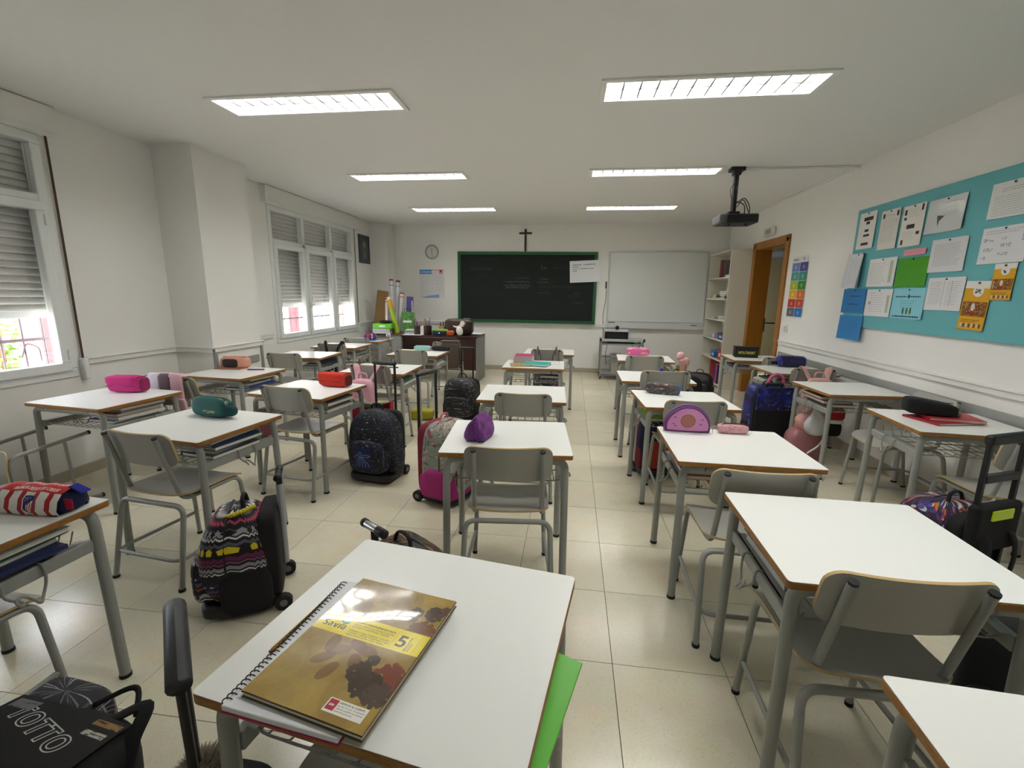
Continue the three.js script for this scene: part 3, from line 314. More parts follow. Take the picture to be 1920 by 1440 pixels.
paper('rainbow grid poster of twelve coloured squares beside the door', -5.922, -5.556, 1.165, 1.858, (g, W, H, R) => { fillP(g, W, H, '#dfe0e2'); g.fillStyle = '#6d6f78'; g.fillRect(10, 24, 110, 10); g.fillRect(220, 14, 20, 22); const C = [['#6f86c4', '#4a4a94'], ['#4d9a94', '#3f9284'], ['#a8b82c', '#2f8a2c'], ['#dfae22', '#d9702c'], ['#b8332c', '#c44436'], ['#63656b', '#2a76bd']], y0 = H * 0.1, s = H * 0.148; C.forEach((r, j) => r.forEach((c, i) => { g.fillStyle = c; g.fillRect(4 + i * W / 2, y0 + j * s, W / 2 - 6, s - 4); g.fillStyle = 'rgba(255,255,255,0.35)'; g.beginPath(); g.arc(W * (i ? 0.75 : 0.25), y0 + (j + 0.5) * s, 20, 0, 7); g.fill(); })); }, { name: 'grid_poster', cat: 'poster', x: XR - 0.003, pin: false, curl: 0.002, px: 320 });
{ const e = thing('emergency_light', 'white emergency light above the door', 'light', [XR, 2.245, -6.66]); mesh('housing', rbox(0.05, 0.115, 0.3, 0.03, -0.025, 0, 0, 4), col('#cfcdc4', 0.4), e); mesh('lens', rbox(0.02, 0.06, 0.16, 0.008, -0.046, 0, 0.02), col('#a7a595', 0.25), e); }
{ const e = thing('light_switch', 'white light switch between door and grid poster', 'switch', [XR, 1.03, -5.9]); mesh('plate', rbox(0.012, 0.085, 0.085, 0.004, -0.006, 0, 0), M.white, e); mesh('rocker', rbox(0.01, 0.05, 0.05, 0.003, -0.014, 0, 0), col('#d6d5cf', 0.4), e); }
{ const e = thing('wall_socket', 'white wall socket low beside the leftmost desk', 'socket', [XL, 0.72, -2.2]); mesh('plate', rbox(0.012, 0.08, 0.08, 0.004, 0.006, 0, 0), M.white, e); mesh('plug', [rbox(0.03, 0.03, 0.05, 0.008, 0.025, -0.005, 0)], col('#55585c', 0.5), e); }

// ---------------------------------------------------------------- desks
const DA = 0.61, DB = 0.543, DHT = 0.684;
function makeDesk() {
  const d = thing('school_desk', '', 'desk', [0, 0, 0], 0, 'white school desks'); const hx = 0.272, hz = 0.232, r = 0.0175;
  const topG = slab(rrect(DA - 0.006, DB - 0.006, 0.012), 0.015, 0.003).rotateX(-Math.PI / 2).translate(0, DHT - 0.0205, 0); const tp = mesh('tabletop', topG, M.edge, d);
  mesh('laminate', [slab(rrect(DA - 0.002, DB - 0.002, 0.012), 0.0012).rotateX(-Math.PI / 2).translate(0, DHT - 0.0022, 0), slab(rrect(DA - 0.012, DB - 0.012, 0.01), 0.001).rotateX(-Math.PI / 2).translate(0, DHT - 0.0242, 0)], M.laminate, tp);
  const ty = DHT - 0.042, rc = 0.075;
  for (const sz of [1, -1]) { for (const sx of [-1, 1]) {
      const leg = mesh('leg', tube(fillet([V3(sx * (hx + 0.006), 0.012, sz * (hz + 0.012)), V3(sx * hx, ty, sz * hz), V3(sx * (hx - rc - 0.012), ty, sz * hz)], rc, 8), r, 14), M.tubeGrey, d);
      mesh('foot', cyl(0.019, 0.019, 0.014, 14, sx * (hx + 0.006), 0.007, sz * (hz + 0.012)), M.rubber, leg); }
    mesh('crossbar', rod([[-(hx - rc - 0.02), ty, sz * hz], [hx - rc - 0.02, ty, sz * hz]], r * 0.98, 0, 12), M.tubeGrey, d); }
  for (const sx of [-1, 1]) { mesh('side_beam', [rbox(0.022, 0.042, 2 * hz - 0.02, 0.004, sx * (hx - 0.006), 0.537, 0), rbox(0.03, 0.003, 2 * hz - 0.05, 0.001, sx * (hx - 0.02), 0.5565, 0)], M.tubeGrey, d);
    const X = sx * (hx + 0.012), z0 = -0.02;
    mesh('hook', smooth([[sx * (hx - 0.01), 0.560, z0 - 0.05], [X, 0.557, z0 - 0.05], [X + sx * 0.006, 0.512, z0 - 0.05], [X + sx * 0.01, 0.472, z0 - 0.035], [X + sx * 0.028, 0.460, z0 - 0.015], [X + sx * 0.022, 0.482, z0 + 0.0], [X + sx * 0.018, 0.502, z0 + 0.02], [X + sx * 0.03, 0.500, z0 + 0.04], [X + sx * 0.035, 0.482, z0 + 0.032], [X + sx * 0.02, 0.482, z0 + 0.02], [X + sx * 0.006, 0.517, z0 + 0.05], [X, 0.557, z0 + 0.05], [sx * (hx - 0.01), 0.560, z0 + 0.05]], 0.0042, 6, 46), M.tubeGrey, d); }
  const rk = [], ry = 0.532; for (let i = 0; i <= 9; i++) { const x = -0.225 + 0.45 * i / 9; rk.push(rod([[x, ry + 0.06, -0.2], [x, ry, -0.18], [x, ry, 0.19], [x, ry + 0.02, 0.205]], 0.0024, 0.03, 5)); } for (const z of [-0.18, -0.06, 0.06, 0.19]) rk.push(rod([[-0.262, ry + 0.008, z], [-0.235, ry - 0.003, z], [0.235, ry - 0.003, z], [0.262, ry + 0.008, z]], 0.003, 0.02, 5));
  mesh('wire_rack', rk, M.tubeGrey, d); return d;
}
const DESKS = {
  L1a: [-1.858, -1.0, -0.066, 'white desk with the striped red and white pencil case, lower left corner'], L1b: [-3.04, -2.57, -0.1, 'white desk with the magenta pencil case against the window wall'], L1c: [-2.928, -3.591, -0.08, 'white desk with the peach pencil case by the pillar'],
  L1d: [-3.0, -4.8, 0.06, 'empty white desk under the far window with blue folder below'], L1e: [-3.06, -5.757, 0.024, 'white desk at the right end of the far window, behind the empty window desk'], L1f: [-3.06, -6.56, 0.0, 'white desk with blue paper and the chequered pencil case, front window corner'],
  L2a: [-1.985, -2.13, -0.13, 'white desk with the teal pencil case'], L2b: [-1.901, -3.062, -0.136, 'white desk with the red pencil case'], L2c: [-1.759, -4.05, 0.01, 'white desk with a single dark pen on it'], L2d: [-1.814, -5.258, 0.0, 'white desk with the mint and black pencil cases'],
  Ca: [-0.307, -0.828, -0.15, 'foreground white desk holding the textbook and spiral notebook'], Cb: [-0.297, -2.184, 0.09, 'white desk with the purple pencil case in the centre row'], Cc: [-0.329, -3.221, 0.04, 'empty white desk in the centre row behind the purple case desk'], Cd: [-0.363, -4.625, 0.015, 'white desk piled with pink notebooks and a turquoise notebook'], Ce: [-0.262, -5.727, 0.002, 'white desk nearest the chalkboard in the centre row'],
  Ra: [0.9, -0.542, -0.056, 'white desk cut off at the bottom right corner'], Rb: [0.88, -1.377, -0.02, 'large empty white desk at lower right with blue items below'], Rc: [0.791, -2.223, -0.006, 'white desk with the pink half-round pencil case'], Rd: [0.786, -3.227, 0.05, 'white desk with the dark floral pencil case'], Re: [0.747, -4.119, -0.009, 'white desk in front of the dark floral case desk, empty top'], Rf: [0.848, -5.367, -0.058, 'white desk with the bright pink pencil case near the whiteboard'],
  Wb: [2.232, -2.895, -0.07, 'white desk with the black case and red book along the right wall'], Wc: [2.23, -3.89, 0.06, 'empty white desk along the right wall'], Wd: [2.215, -4.826, 0.05, 'white desk with the blue galaxy pencil case along the right wall'], We: [2.17, -5.694, -0.03, 'white desk with the black box near the door'],
};
let desk0 = null; const deskAt = {};
for (const [k, [x, z, t, label]] of Object.entries(DESKS)) { const d = desk0 ? dup(desk0, label, null, [x, 0, z], t) : makeDesk(); if (!desk0) { desk0 = d; d.userData.label = label; d.position.set(x, 0, z); d.rotation.y = t; } deskAt[k] = d; }
// point on a desk: local offsets to world
const on = (k, lx, lz, y = DHT) => { const [x, z, t] = DESKS[k]; return [x + lx * Math.cos(t) + lz * Math.sin(t), y, z - lx * Math.sin(t) + lz * Math.cos(t)]; };

// ---------------------------------------------------------------- chairs
function makeChair() {
  const c = thing('school_chair', '', 'chair', [0, 0, 0], 0, 'grey school chairs');
  const s = sheet(0.37, 0.38, 0.009, 0.06, (x, y) => 0.012 * Math.pow(x / 0.185, 2) - 0.03 * Math.pow(Math.max(0, (y - 0.08) / 0.11), 2) + 0.012 * Math.pow(Math.max(0, (-y - 0.05) / 0.14), 2));
  const toSeat = (g) => g.rotateX(-Math.PI / 2).translate(0, 0.424, -0.02); const st = mesh('seat', toSeat(s.faces), M.chairGrey, c); mesh('plywood_edge', toSeat(s.rim), M.ply, st);
  mesh('rivet', [cyl(0.007, 0.007, 0.004, 10, -0.145, 0.436, 0.12), cyl(0.007, 0.007, 0.004, 10, 0.145, 0.436, 0.12), cyl(0.007, 0.007, 0.004, 10, -0.145, 0.429, -0.1), cyl(0.007, 0.007, 0.004, 10, 0.145, 0.429, -0.1)], M.steel, st);
  const b = sheet(0.385, 0.168, 0.009, 0.045, (x) => -0.022 * Math.pow(x / 0.19, 2)); const toBack = (g) => g.rotateX(0.23).translate(0, 0.664, 0.194); const bk = mesh('backrest', toBack(b.faces), M.chairGrey, c); mesh('plywood_edge', toBack(b.rim), M.ply, bk);
  for (const sx of [-1, 1]) {
    const f = mesh('side_frame', tube(fillet([V3(sx * 0.188, 0.01, -0.205), V3(sx * 0.168, 0.412, -0.175), V3(sx * 0.152, 0.406, 0.135), V3(sx * 0.148, 0.735, 0.222)], 0.055, 6), 0.0115, 10), M.tubeGrey, c);
    mesh('foot', cyl(0.0135, 0.0135, 0.014, 10, sx * 0.188, 0.007, -0.205), M.rubber, f); mesh('end_cap', cyl(0.0118, 0.0118, 0.008, 10).rotateX(0.26).translate(sx * 0.148, 0.7365, 0.2225), M.rubber, f);
    mesh('foot', cyl(0.015, 0.015, 0.014, 10, sx * 0.203, 0.007, 0.235), M.rubber, f); }
  mesh('rear_leg_frame', rod([[-0.203, 0.01, 0.235], [-0.19, 0.388, 0.165], [0.19, 0.388, 0.165], [0.203, 0.01, 0.235]], 0.0125, 0.05, 10), M.tubeGrey, c);
  mesh('stretcher', rod([[-0.181, 0.14, -0.197], [-0.196, 0.14, 0.222], [0.196, 0.14, 0.222], [0.181, 0.14, -0.197]], 0.009, 0.06, 8), M.tubeGrey, c);
  return c;
}
let chair0 = null; const chairAt = {};
function chair(k, bx, bz, t, label, s = 1) { const x = bx - 0.225 * s * Math.sin(t), z = bz - 0.225 * s * Math.cos(t); const c = chair0 ? dup(chair0, label) : makeChair(); if (!chair0) { chair0 = c; c.userData.label = label; } c.position.set(x, 0, z); c.rotation.y = t; c.scale.setScalar(s); chairAt[k] = { x, z, t, s }; return c; }
// positions are those of the backrest
chair('L1a', -1.845, -0.68, -0.066, 'grey chair pushed under the striped pencil case desk'); chair('L1c', -2.942, -2.946, -0.1, 'grey chair with pink and grey jacket behind the magenta pencil case'); chair('L1d', -3.0, -4.36, 0.03, 'grey chair in front of the empty window desk'); chair('L1e', -3.0, -5.33, -0.03, 'grey chair with black straps at the far window'); chair('L1f', -3.05, -6.12, 0.15, 'grey chair farthest along the window wall');
chair('L2a', -1.961, -1.716, -0.12, 'grey chair in front of the teal case desk'); chair('L2b', -1.875, -2.68, -0.16, 'grey chair in front of the red case desk', 1.03); chair('L2c', -1.752, -3.71, -0.1, 'grey chair with a pink backpack hung on it', 1.02); chair('L2d', -1.812, -4.93, 0.05, 'grey chair in front of the mint case desk'); chair('L2e', -1.66, -5.9, 0.1, 'grey chair with a brown jacket beside the teacher desk');
chair('Ca', -0.36, -0.36, -0.1, 'grey chair under the foreground desk, only its seat in view'); chair('Cb', -0.245, -1.8, 0.1, 'grey chair in front of the purple case desk'); chair('Cc', -0.3, -2.876, 0.02, 'grey chair at the empty centre desk'); chair('Ce', -0.278, -5.38, 0.02, 'grey chair with a floral backpack before the chalkboard');
chair('Rb', 0.824, -1.045, 0.01, 'grey chair at lower right in front of the large empty desk'); chair('Rc', 0.75, -1.69, 0, 'grey chair in front of the pink half-round case desk'); chair('Rd', 0.8, -2.87, 0.03, 'grey chair behind the pink half-round pencil case', 1.0); chair('Re', 0.79, -3.785, 0.03, 'grey chair behind the dark floral pencil case', 1.05); chair('Rf', 0.785, -4.86, 0.03, 'grey chair in front of the bright pink case desk', 1.03);
chair('Wb', 2.24, -2.3, 0.0, 'grey chair partly hidden by the black trolley at the right edge'); chair('Wc', 2.51, -3.36, 1.56, 'grey chair turned sideways under the red book desk'); chair('Wd', 2.26, -4.47, -0.05, 'grey chair with a pale pink backpack hung on it'); chair('We', 2.3, -5.24, 0, 'grey chair behind the blue galaxy pencil case');
{ const c = dup(chair0, 'grey chair tipped onto its back at the left edge', null); c.scale.setScalar(1); c.rotation.order = 'YXZ'; c.rotation.set(1.6, -0.1, 0, 'YXZ'); c.position.set(-3.3, 0.256, -2.5); }

// ---------------------------------------------------------------- books
function book(label, w, h, t, color, pos, turn = 0, o = {}) {      // lies flat, spine at -x; returns the top height
  const b = thing(o.name ?? 'book', label, o.cat ?? 'book', pos, turn, o.group); const c = 0.0018;
  mesh('cover', [rbox(w, c, h, 0.0006, 0, c / 2, 0, 1), rbox(w, c, h, 0.0006, 0, t - c / 2, 0, 1), rbox(c, t, h, 0.0006, -w / 2 + c / 2, t / 2, 0, 1)], o.mat ?? col(color, 0.5), b);
  mesh('pages', box(w - 0.006, t - 2 * c, h - 0.008, 0.0008, t / 2, 0), M.pages, b); return b;
}
const NAMES = { '#2c4a8c': 'blue', '#27305c': 'navy', '#3f6b4e': 'green', '#2f5f4c': 'dark green', '#8a8f94': 'grey', '#d9d7cf': 'white', '#a33a2c': 'red', '#c78a2c': 'ochre', '#5f6aa8': 'lavender blue', '#4a4a50': 'charcoal', '#b0596a': 'pink', '#7fa32c': 'lime green', '#6a4a8c': 'purple', '#b98f7a': 'beige', '#1c3f6b': 'deep blue', '#7a5a3a': 'brown' };
const DESC = { L1a: 'striped case desk', L1b: 'magenta case desk', L1c: 'peach case desk', L1d: 'empty window desk', L2a: 'teal case desk', L2b: 'red case desk', L2c: 'pen desk', L2d: 'mint case desk', Ca: 'foreground desk', Cd: 'pink notebook desk', Rb: 'large empty desk', Rc: 'half-round case desk', Rd: 'dark floral case desk', Ra: 'bottom corner desk', Wc: 'empty right wall desk', We: 'black box desk', Wd: 'galaxy case desk', L1e: 'far window end desk' };
const ORD = ['bottom', 'second', 'third', 'fourth', 'fifth', 'sixth'];
const RACK = {
  L1a: ['#d9d7cf', '#27305c', '#8a8f94', '#3f6b4e', '#d9d7cf', '#4a4a50'], L1b: ['#5f6aa8', '#d9d7cf', '#a33a2c', '#8a8f94', '#b98f7a'], L1c: ['#5f6aa8', '#2c4a8c', '#d9d7cf', '#2f5f4c', '#b98f7a'], L1d: ['#2c4a8c', '#27305c'], L2a: ['#4a4a50', '#8a8f94', '#2f5f4c', '#27305c', '#8a8f94'], L2b: ['#8a8f94', '#7a5a3a', '#d9d7cf', '#4a4a50'],
  L2c: ['#8a8f94', '#2f5f4c'], Cd: ['#4a4a50', '#27305c'], Rb: ['#d9d7cf', '#2c4a8c', '#8a8f94', '#1c3f6b'], Rc: ['#c78a2c', '#6a4a8c'], Rd: ['#7fa32c'], Ra: ['#27305c', '#7fa32c'], Wc: ['#4a4a50', '#a33a2c', '#b98f7a', '#7a5a3a'], We: ['#8a8f94', '#d9d7cf', '#27305c'], Wd: ['#d9d7cf', '#8a8f94', '#3f6b4e'], L1e: ['#b98f7a', '#8a8f94'], L2d: ['#d9d7cf', '#8a8f94'], Ca: ['#d9d7cf'],
};
for (const [k, list] of Object.entries(RACK)) { const R = rng(k.charCodeAt(0) * 31 + k.charCodeAt(1) * 7 + k.length); let y = 0.5585; const lim = (0.655 - y) / list.length; list.forEach((c, i) => { const t = Math.min(lim - 0.001, 0.011 + R() * 0.012), p = on(k, (R() - 0.5) * 0.05 + (k[0] === 'R' || k[0] === 'W' ? -0.15 : 0.15), (R() - 0.5) * 0.07 - 0.01, y); book(`${NAMES[c]} ${i % 2 ? 'textbook' : 'notebook'}, ${ORD[i]} in the rack of the ${DESC[k]}`, 0.21, 0.29, t, c, p, DESKS[k][2] + (R() - 0.5) * 0.12 + (i % 2 ? Math.PI : 0)); y += t + 0.0004; }); }
// green folder sticking out of the foreground desk, lime folder at lower right
{ const f = one('plastic_folder', rbox(0.23, 0.006, 0.32, 0.002), col('#58b524', 0.35), 'bright green folder poking out of the foreground desk rack', 'folder', on('Ca', 0.215, 0.03, 0.59), DESKS.Ca[2] - 0.12); f.rotation.z = -0.12; }

// ---------------------------------------------------------------- foreground: notebook, textbook, pencil, pen
{ const nb = thing('spiral_notebook', 'white spiral notebook lying open under the textbook', 'notebook', [-0.442, DHT, -0.742], -0.15 + 0.03); const w = 0.225, h = 0.355;
  mesh('pages', rbox(w, 0.011, h, 0.002, 0.012, 0.0085, 0), mat('#eceef2', 0.7), nb); mesh('cover', rbox(w + 0.004, 0.003, h + 0.004, 0.001, 0.012, 0.0015, 0), col('#b02c58', 0.5), nb);
  const coil = []; for (let i = 0; i < 34; i++) coil.push(new THREE.TorusGeometry(0.0095, 0.0012, 5, 14).rotateY(0.35).translate(-w / 2 + 0.014, 0.0085, -h / 2 + 0.012 + i * (h - 0.024) / 33)); mesh('spiral_wire', coil, col('#3a3a40', 0.35), nb);
  const cover = canvas(1024, 1400, (g, W, H) => { const R = rng(55); fillP(g, W, H, '#a5863c');
    for (let i = 0; i < 120; i++) { g.fillStyle = ['rgba(186,156,72,0.16)', 'rgba(118,90,50,0.16)', 'rgba(150,132,84,0.16)', 'rgba(206,182,104,0.14)'][i % 4]; g.beginPath(); g.ellipse(R() * W, R() * H, 60 + R() * 190, 60 + R() * 190, R() * 3, 0, 7); g.fill(); }
    for (let i = 0; i < 30; i++) { g.fillStyle = 'rgba(122,92,52,0.25)'; g.beginPath(); g.ellipse(R() * W * 0.75, 60 + R() * 380, 50 + R() * 90, 40 + R() * 70, R() * 3, 0, 7); g.fill(); }
    // pale flower of rounded petals
    for (const [x, y, a] of [[400, 850, -0.5], [520, 760, 0.4], [600, 920, 0.9], [300, 800, 1.4], [450, 1050, 1.9], [330, 950, 2.4], [620, 790, 0.1]]) { g.save(); g.translate(x, y); g.rotate(a); g.fillStyle = 'rgba(112,70,36,0.6)'; g.beginPath(); g.ellipse(0, 0, 98, 52, 0, 0, 7); g.fill(); g.restore(); }
    const clump = (x, y, r, c) => { g.fillStyle = c; for (let i = 0; i < 90; i++) { const a = R() * 6.28, q = r * Math.sqrt(R()); g.beginPath(); g.arc(x + Math.cos(a) * q, y + Math.sin(a) * q, r * 0.2, 0, 7); g.fill(); } };
    clump(905, 455, 110, '#7a4a22'); clump(980, 590, 70, '#8a4526'); clump(930, 960, 130, '#7d3a20'); clump(760, 260, 60, '#4b3425'); clump(760, 330, 50, '#3f2d22'); clump(930, 225, 85, '#4b3527'); clump(1000, 160, 50, '#5a4030'); clump(720, 850, 50, '#4a3826'); clump(690, 980, 90, '#453525'); clump(800, 1060, 110, '#3f3023'); clump(930, 1110, 100, '#4a3628');
    g.fillStyle = '#f3dc1c'; g.fillRect(0, 480, W, 230); g.strokeStyle = 'rgba(120,100,0,0.6)'; g.lineWidth = 2; for (const x of [745, 905, 960]) { g.beginPath(); g.moveTo(x, 505); g.lineTo(x, 690); g.stroke(); }
    g.fillStyle = '#1c1c16'; g.font = 'bold 92px sans-serif'; g.fillText('Savia', 60, 655, 230); g.fillStyle = '#0f7a4a'; g.beginPath(); g.ellipse(245, 545, 46, 50, 0, 0, 7); g.fill(); g.fillStyle = '#62b22f'; for (const a of [-0.7, -0.2, 0.3, 0.8]) { g.save(); g.translate(245, 585); g.rotate(a); g.beginPath(); g.ellipse(0, -42, 9, 32, 0, 0, 7); g.fill(); g.restore(); } g.fillRect(241, 570, 9, 60);
    g.fillStyle = '#2a2a14'; g.font = 'bold 28px sans-serif'; g.fillText('Savia es un proyecto global que aborda', 330, 545, 395); g.font = '22px sans-serif'; ['todos los aspectos que necesita un alumno', 'para lograr un aprendizaje completo.', '', 'Te ayudará a crecer, a aprender, a descubrir', 'el mundo y a disfrutar compartiendo lo que', 'sabes y lo que sientes con los demás.'].forEach((s, i) => g.fillText(s, 330, 575 + i * 23, 395));
    g.font = 'bold 170px sans-serif'; g.fillText('5', 775, 660); g.save(); g.translate(895, 690); g.rotate(-Math.PI / 2); g.font = 'bold 26px sans-serif'; g.fillText('EDUCACIÓN', 0, 0, 150); g.font = '20px sans-serif'; g.fillText('PRIMARIA', 0, 28, 150); g.restore();
    g.fillStyle = '#f2efe6'; g.fillRect(640, 1225, 320, 110); g.fillStyle = '#b8303a'; g.fillRect(650, 1233, 70, 84); g.fillStyle = '#fff'; g.font = 'bold 30px sans-serif'; g.fillText('sm', 660, 1285); g.fillStyle = '#444'; g.font = 'bold 20px sans-serif'; g.fillText('SERVICIO AL CLIENTE', 730, 1252, 215); g.font = '16px sans-serif'; ['tel. 902 12 13 23 - 91 428 65 90', 'clientes y pedidos de material', 'www.librosvivos.net'].forEach((s, i) => g.fillText(s, 730, 1275 + i * 20, 215)); });
  const tb = thing('textbook', 'brown and yellow textbook in a glossy plastic cover', 'book', [-0.385, DHT + 0.0142, -0.737], -0.15 - 0.05); const TW = 0.248, TH = 0.335;
  mesh('pages', box(TW - 0.006, 0.008, TH - 0.006, 0, 0.0062, 0), M.pages, tb); mesh('cover', [rbox(TW, 0.002, TH, 0.0008, 0, 0.001, 0, 1), rbox(TW, 0.002, TH, 0.0008, 0, 0.0113, 0, 1)], col('#6b5a34', 0.4), tb);
  const P = new THREE.PlaneGeometry(TW - 0.002, TH - 0.002, 30, 40).rotateX(-Math.PI / 2); const pa = P.attributes.position; for (let i = 0; i < pa.count; i++) { const x = pa.getX(i), z = pa.getZ(i); pa.setY(i, 0.0134 + 0.0005 * Math.sin(x * 34 + z * 21) * Math.sin(z * 27 - x * 12) + 0.0008 * Math.max(0, -z * 5)); } P.computeVertexNormals();
  mesh('plastic_cover', P, phys('#ffffff', 0.16, { map: cover, clearcoat: 1, clearcoatRoughness: 0.03 }), tb);
  const along = (lx, lz) => on('Ca', lx, lz);
  const pc = thing('pencil', 'yellow and black striped pencil beside the spiral binding', 'pencil', [-0.549, DHT + 0.0042, -0.79], 1.395); mesh('shaft', [0, 1, 2, 3, 4, 5].map((i) => { const a = i * Math.PI / 3; return box(0.155, 0.0022, 0.0041, 0, Math.cos(a) * 0.0028, Math.sin(a) * 0.0028).rotateX(0); }).concat([cyl(0.0032, 0.0032, 0.155, 6).rotateZ(Math.PI / 2)]), col('#d2a81e', 0.4), pc); mesh('stripe', [box(0.155, 0.0012, 0.0018, 0, 0.0039, 0.0006), box(0.155, 0.0012, 0.0018, 0, 0.002, 0.0037)], M.black, pc); mesh('tip', new THREE.ConeGeometry(0.0036, 0.018, 8).rotateZ(-Math.PI / 2).translate(0.0865, 0, 0), col('#c89a63', 0.6), pc); mesh('eraser_end', cyl(0.0038, 0.0038, 0.008, 8).rotateZ(Math.PI / 2).translate(-0.081, 0, 0), col('#8c2c30', 0.5), pc);
  const pe = thing('ballpoint_pen', 'black ballpoint pen lying next to the striped pencil', 'pen', [-0.537, DHT + 0.0045, -0.80], 1.36); mesh('barrel', cyl(0.0042, 0.0042, 0.12, 10).rotateZ(Math.PI / 2), M.black, pe); mesh('nib', new THREE.ConeGeometry(0.004, 0.016, 8).rotateZ(Math.PI / 2).translate(-0.068, 0, 0), M.steel, pe); mesh('clip', box(0.035, 0.0015, 0.003, 0.04, 0.005, 0), M.black, pe);
}

// ---------------------------------------------------------------- pencil cases
const fabricTex = (w, h, draw, rep) => canvas(w, h, draw, { repeat: rep });
function prism(L, w, h, r = 0.012, sag = 0.15) {                     // triangular roof shape along x, soft
  return puff(L, h, w, { e: 0.5, f: 0.55, nu: 40, nv: 18, warp: (p) => { const t = p.y / h; p.z *= 1.15 - 0.95 * t; p.x *= 1 - 0.12 * t * sag; p.y += 0.003 * Math.sin(p.x * 60) * t; } });
}
function zip(len, pos, parent, m = M.black) { mesh('zipper', rbox(len, 0.004, 0.008, 0.0015, ...pos), m, parent); }
{ // striped red and white with crest
  const c = thing('pencil_case', 'red and white striped pencil case with a football crest', 'pencil case', on('L1a', 0.155, -0.17), 0.03); const L = 0.25;
  const t = canvas(1024, 384, (g, W, H) => { fillP(g, W, H, '#e9e6de'); g.fillStyle = '#b3202a'; for (let i = 0; i < 5; i++) g.fillRect(110 + i * 190, 0, 66, H); g.fillStyle = '#c2262a'; g.fillRect(0, 0, W, 105); g.fillStyle = '#f5efe8'; g.font = 'bold 60px sans-serif'; g.fillText('NUNCA DEJES DE CREER', 300, 78, 640); g.save(); g.translate(640, 245); g.fillStyle = '#20246e'; g.beginPath(); g.moveTo(-70, -95); g.quadraticCurveTo(0, -120, 70, -95); g.lineTo(70, 20); g.quadraticCurveTo(60, 90, 0, 115); g.quadraticCurveTo(-60, 90, -70, 20); g.fill(); g.fillStyle = '#efe2cf'; g.beginPath(); g.moveTo(-30, 0); g.lineTo(58, -60); g.lineTo(58, 20); g.quadraticCurveTo(50, 80, 0, 102); g.quadraticCurveTo(-20, 80, -30, 0); g.fill(); g.fillStyle = '#b3202a'; for (const x of [-14, 16, 44]) g.fillRect(x, -30, 12, 110); g.fillStyle = '#e8e6f0'; for (const [x, y] of [[-50, -70], [-30, -80], [-46, -45], [-20, -62], [6, -82]]) { g.beginPath(); g.arc(x, y, 6, 0, 7); g.fill(); } g.restore(); });
  const G = new THREE.BufferGeometry(), P = [], U = [], I = [], nx = 18, prof = [[0.05, 0.002], [0.058, 0.022], [0.05, 0.052], [0.03, 0.074], [0.0, 0.08], [-0.03, 0.074], [-0.05, 0.05], [-0.056, 0.02], [-0.05, 0.002]]; for (let i = 0; i <= nx; i++) prof.forEach(([z, y], j) => { const x = (i / nx - 0.5) * L, e = 1 - 0.1 * Math.pow(Math.abs(i / nx - 0.5) * 2, 6); P.push(x, y * e + 0.002 * Math.sin(i * 1.3 + j), z * e); U.push(i / nx, j < 5 ? j / 4 : (8 - j) / 4); }); const n = prof.length; for (let i = 0; i < nx; i++) for (let j = 0; j < n - 1; j++) { const a = i * n + j, b = a + n; I.push(a, b, a + 1, b, b + 1, a + 1); } G.setAttribute('position', new THREE.Float32BufferAttribute(P, 3)); G.setAttribute('uv', new THREE.Float32BufferAttribute(U, 2)); G.setIndex(I); G.computeVertexNormals();
  mesh('body', G, mat('#ffffff', 0.6, { map: t, side: THREE.DoubleSide }), c); mesh('bottom_panel', rbox(L - 0.01, 0.004, 0.098, 0.001, 0, 0.003, 0), cloth('#141a52'), c);
  for (const s of [-1, 1]) mesh('end_panel', puff(0.05, 0.066, 0.085, { e: 0.7, f: 0.7, warp: (p) => { p.x += s * (L / 2 - 0.012); } }), cloth('#0e1240'), c); mesh('pull_tab', [rbox(0.05, 0.004, 0.03, 0.002).rotateZ(-0.4).translate(L / 2 + 0.02, 0.072, -0.01)], cloth('#1d2aa0'), c); mesh('red_flap', rbox(0.03, 0.035, 0.004, 0.002, L / 2 + 0.02, 0.035, 0.03), cloth('#c01f3a'), c); }
function flapCase(label, k, lx, lz, turn, L, w, h, c1, c2) { const c = thing('pencil_case', label, 'pencil case', on(k, lx, lz), turn); mesh('body', puff(L, h, w, { e: 0.5, f: 0.5, warp: wob(0.0012, 50) }), cloth(c1), c); mesh('flap', puff(L * 0.86, h * 0.55, w * 0.9, { e: 0.35, f: 0.45, warp: (p) => { p.y += h * 0.47; p.z += 0.01; p.x -= L * 0.05; } }), cloth(c1), c); mesh('flap_edge', rod([[-L * 0.46, h * 0.42, w * 0.47], [L * 0.36, h * 0.4, w * 0.49]], 0.002, 0, 6), cloth(c2), c); mesh('end_panel', puff(0.03, h * 0.8, w * 0.78, { e: 0.6, f: 0.6, warp: (p) => { p.x += L / 2 - 0.008; p.y += h * 0.08; } }), cloth(c2), c); mesh('zipper', rbox(0.006, 0.006, w * 0.8, 0.002, L * 0.42, h * 0.93, 0), cloth(c2), c); return c; }
flapCase('magenta fabric pencil case with a flap', 'L1b', -0.02, -0.15, 0.12, 0.25, 0.1, 0.115, '#c92c7c', '#8f1c55');
flapCase('red pencil case with a flap', 'L2b', 0.12, -0.13, -0.1, 0.25, 0.095, 0.105, '#c8301c', '#5c130c');
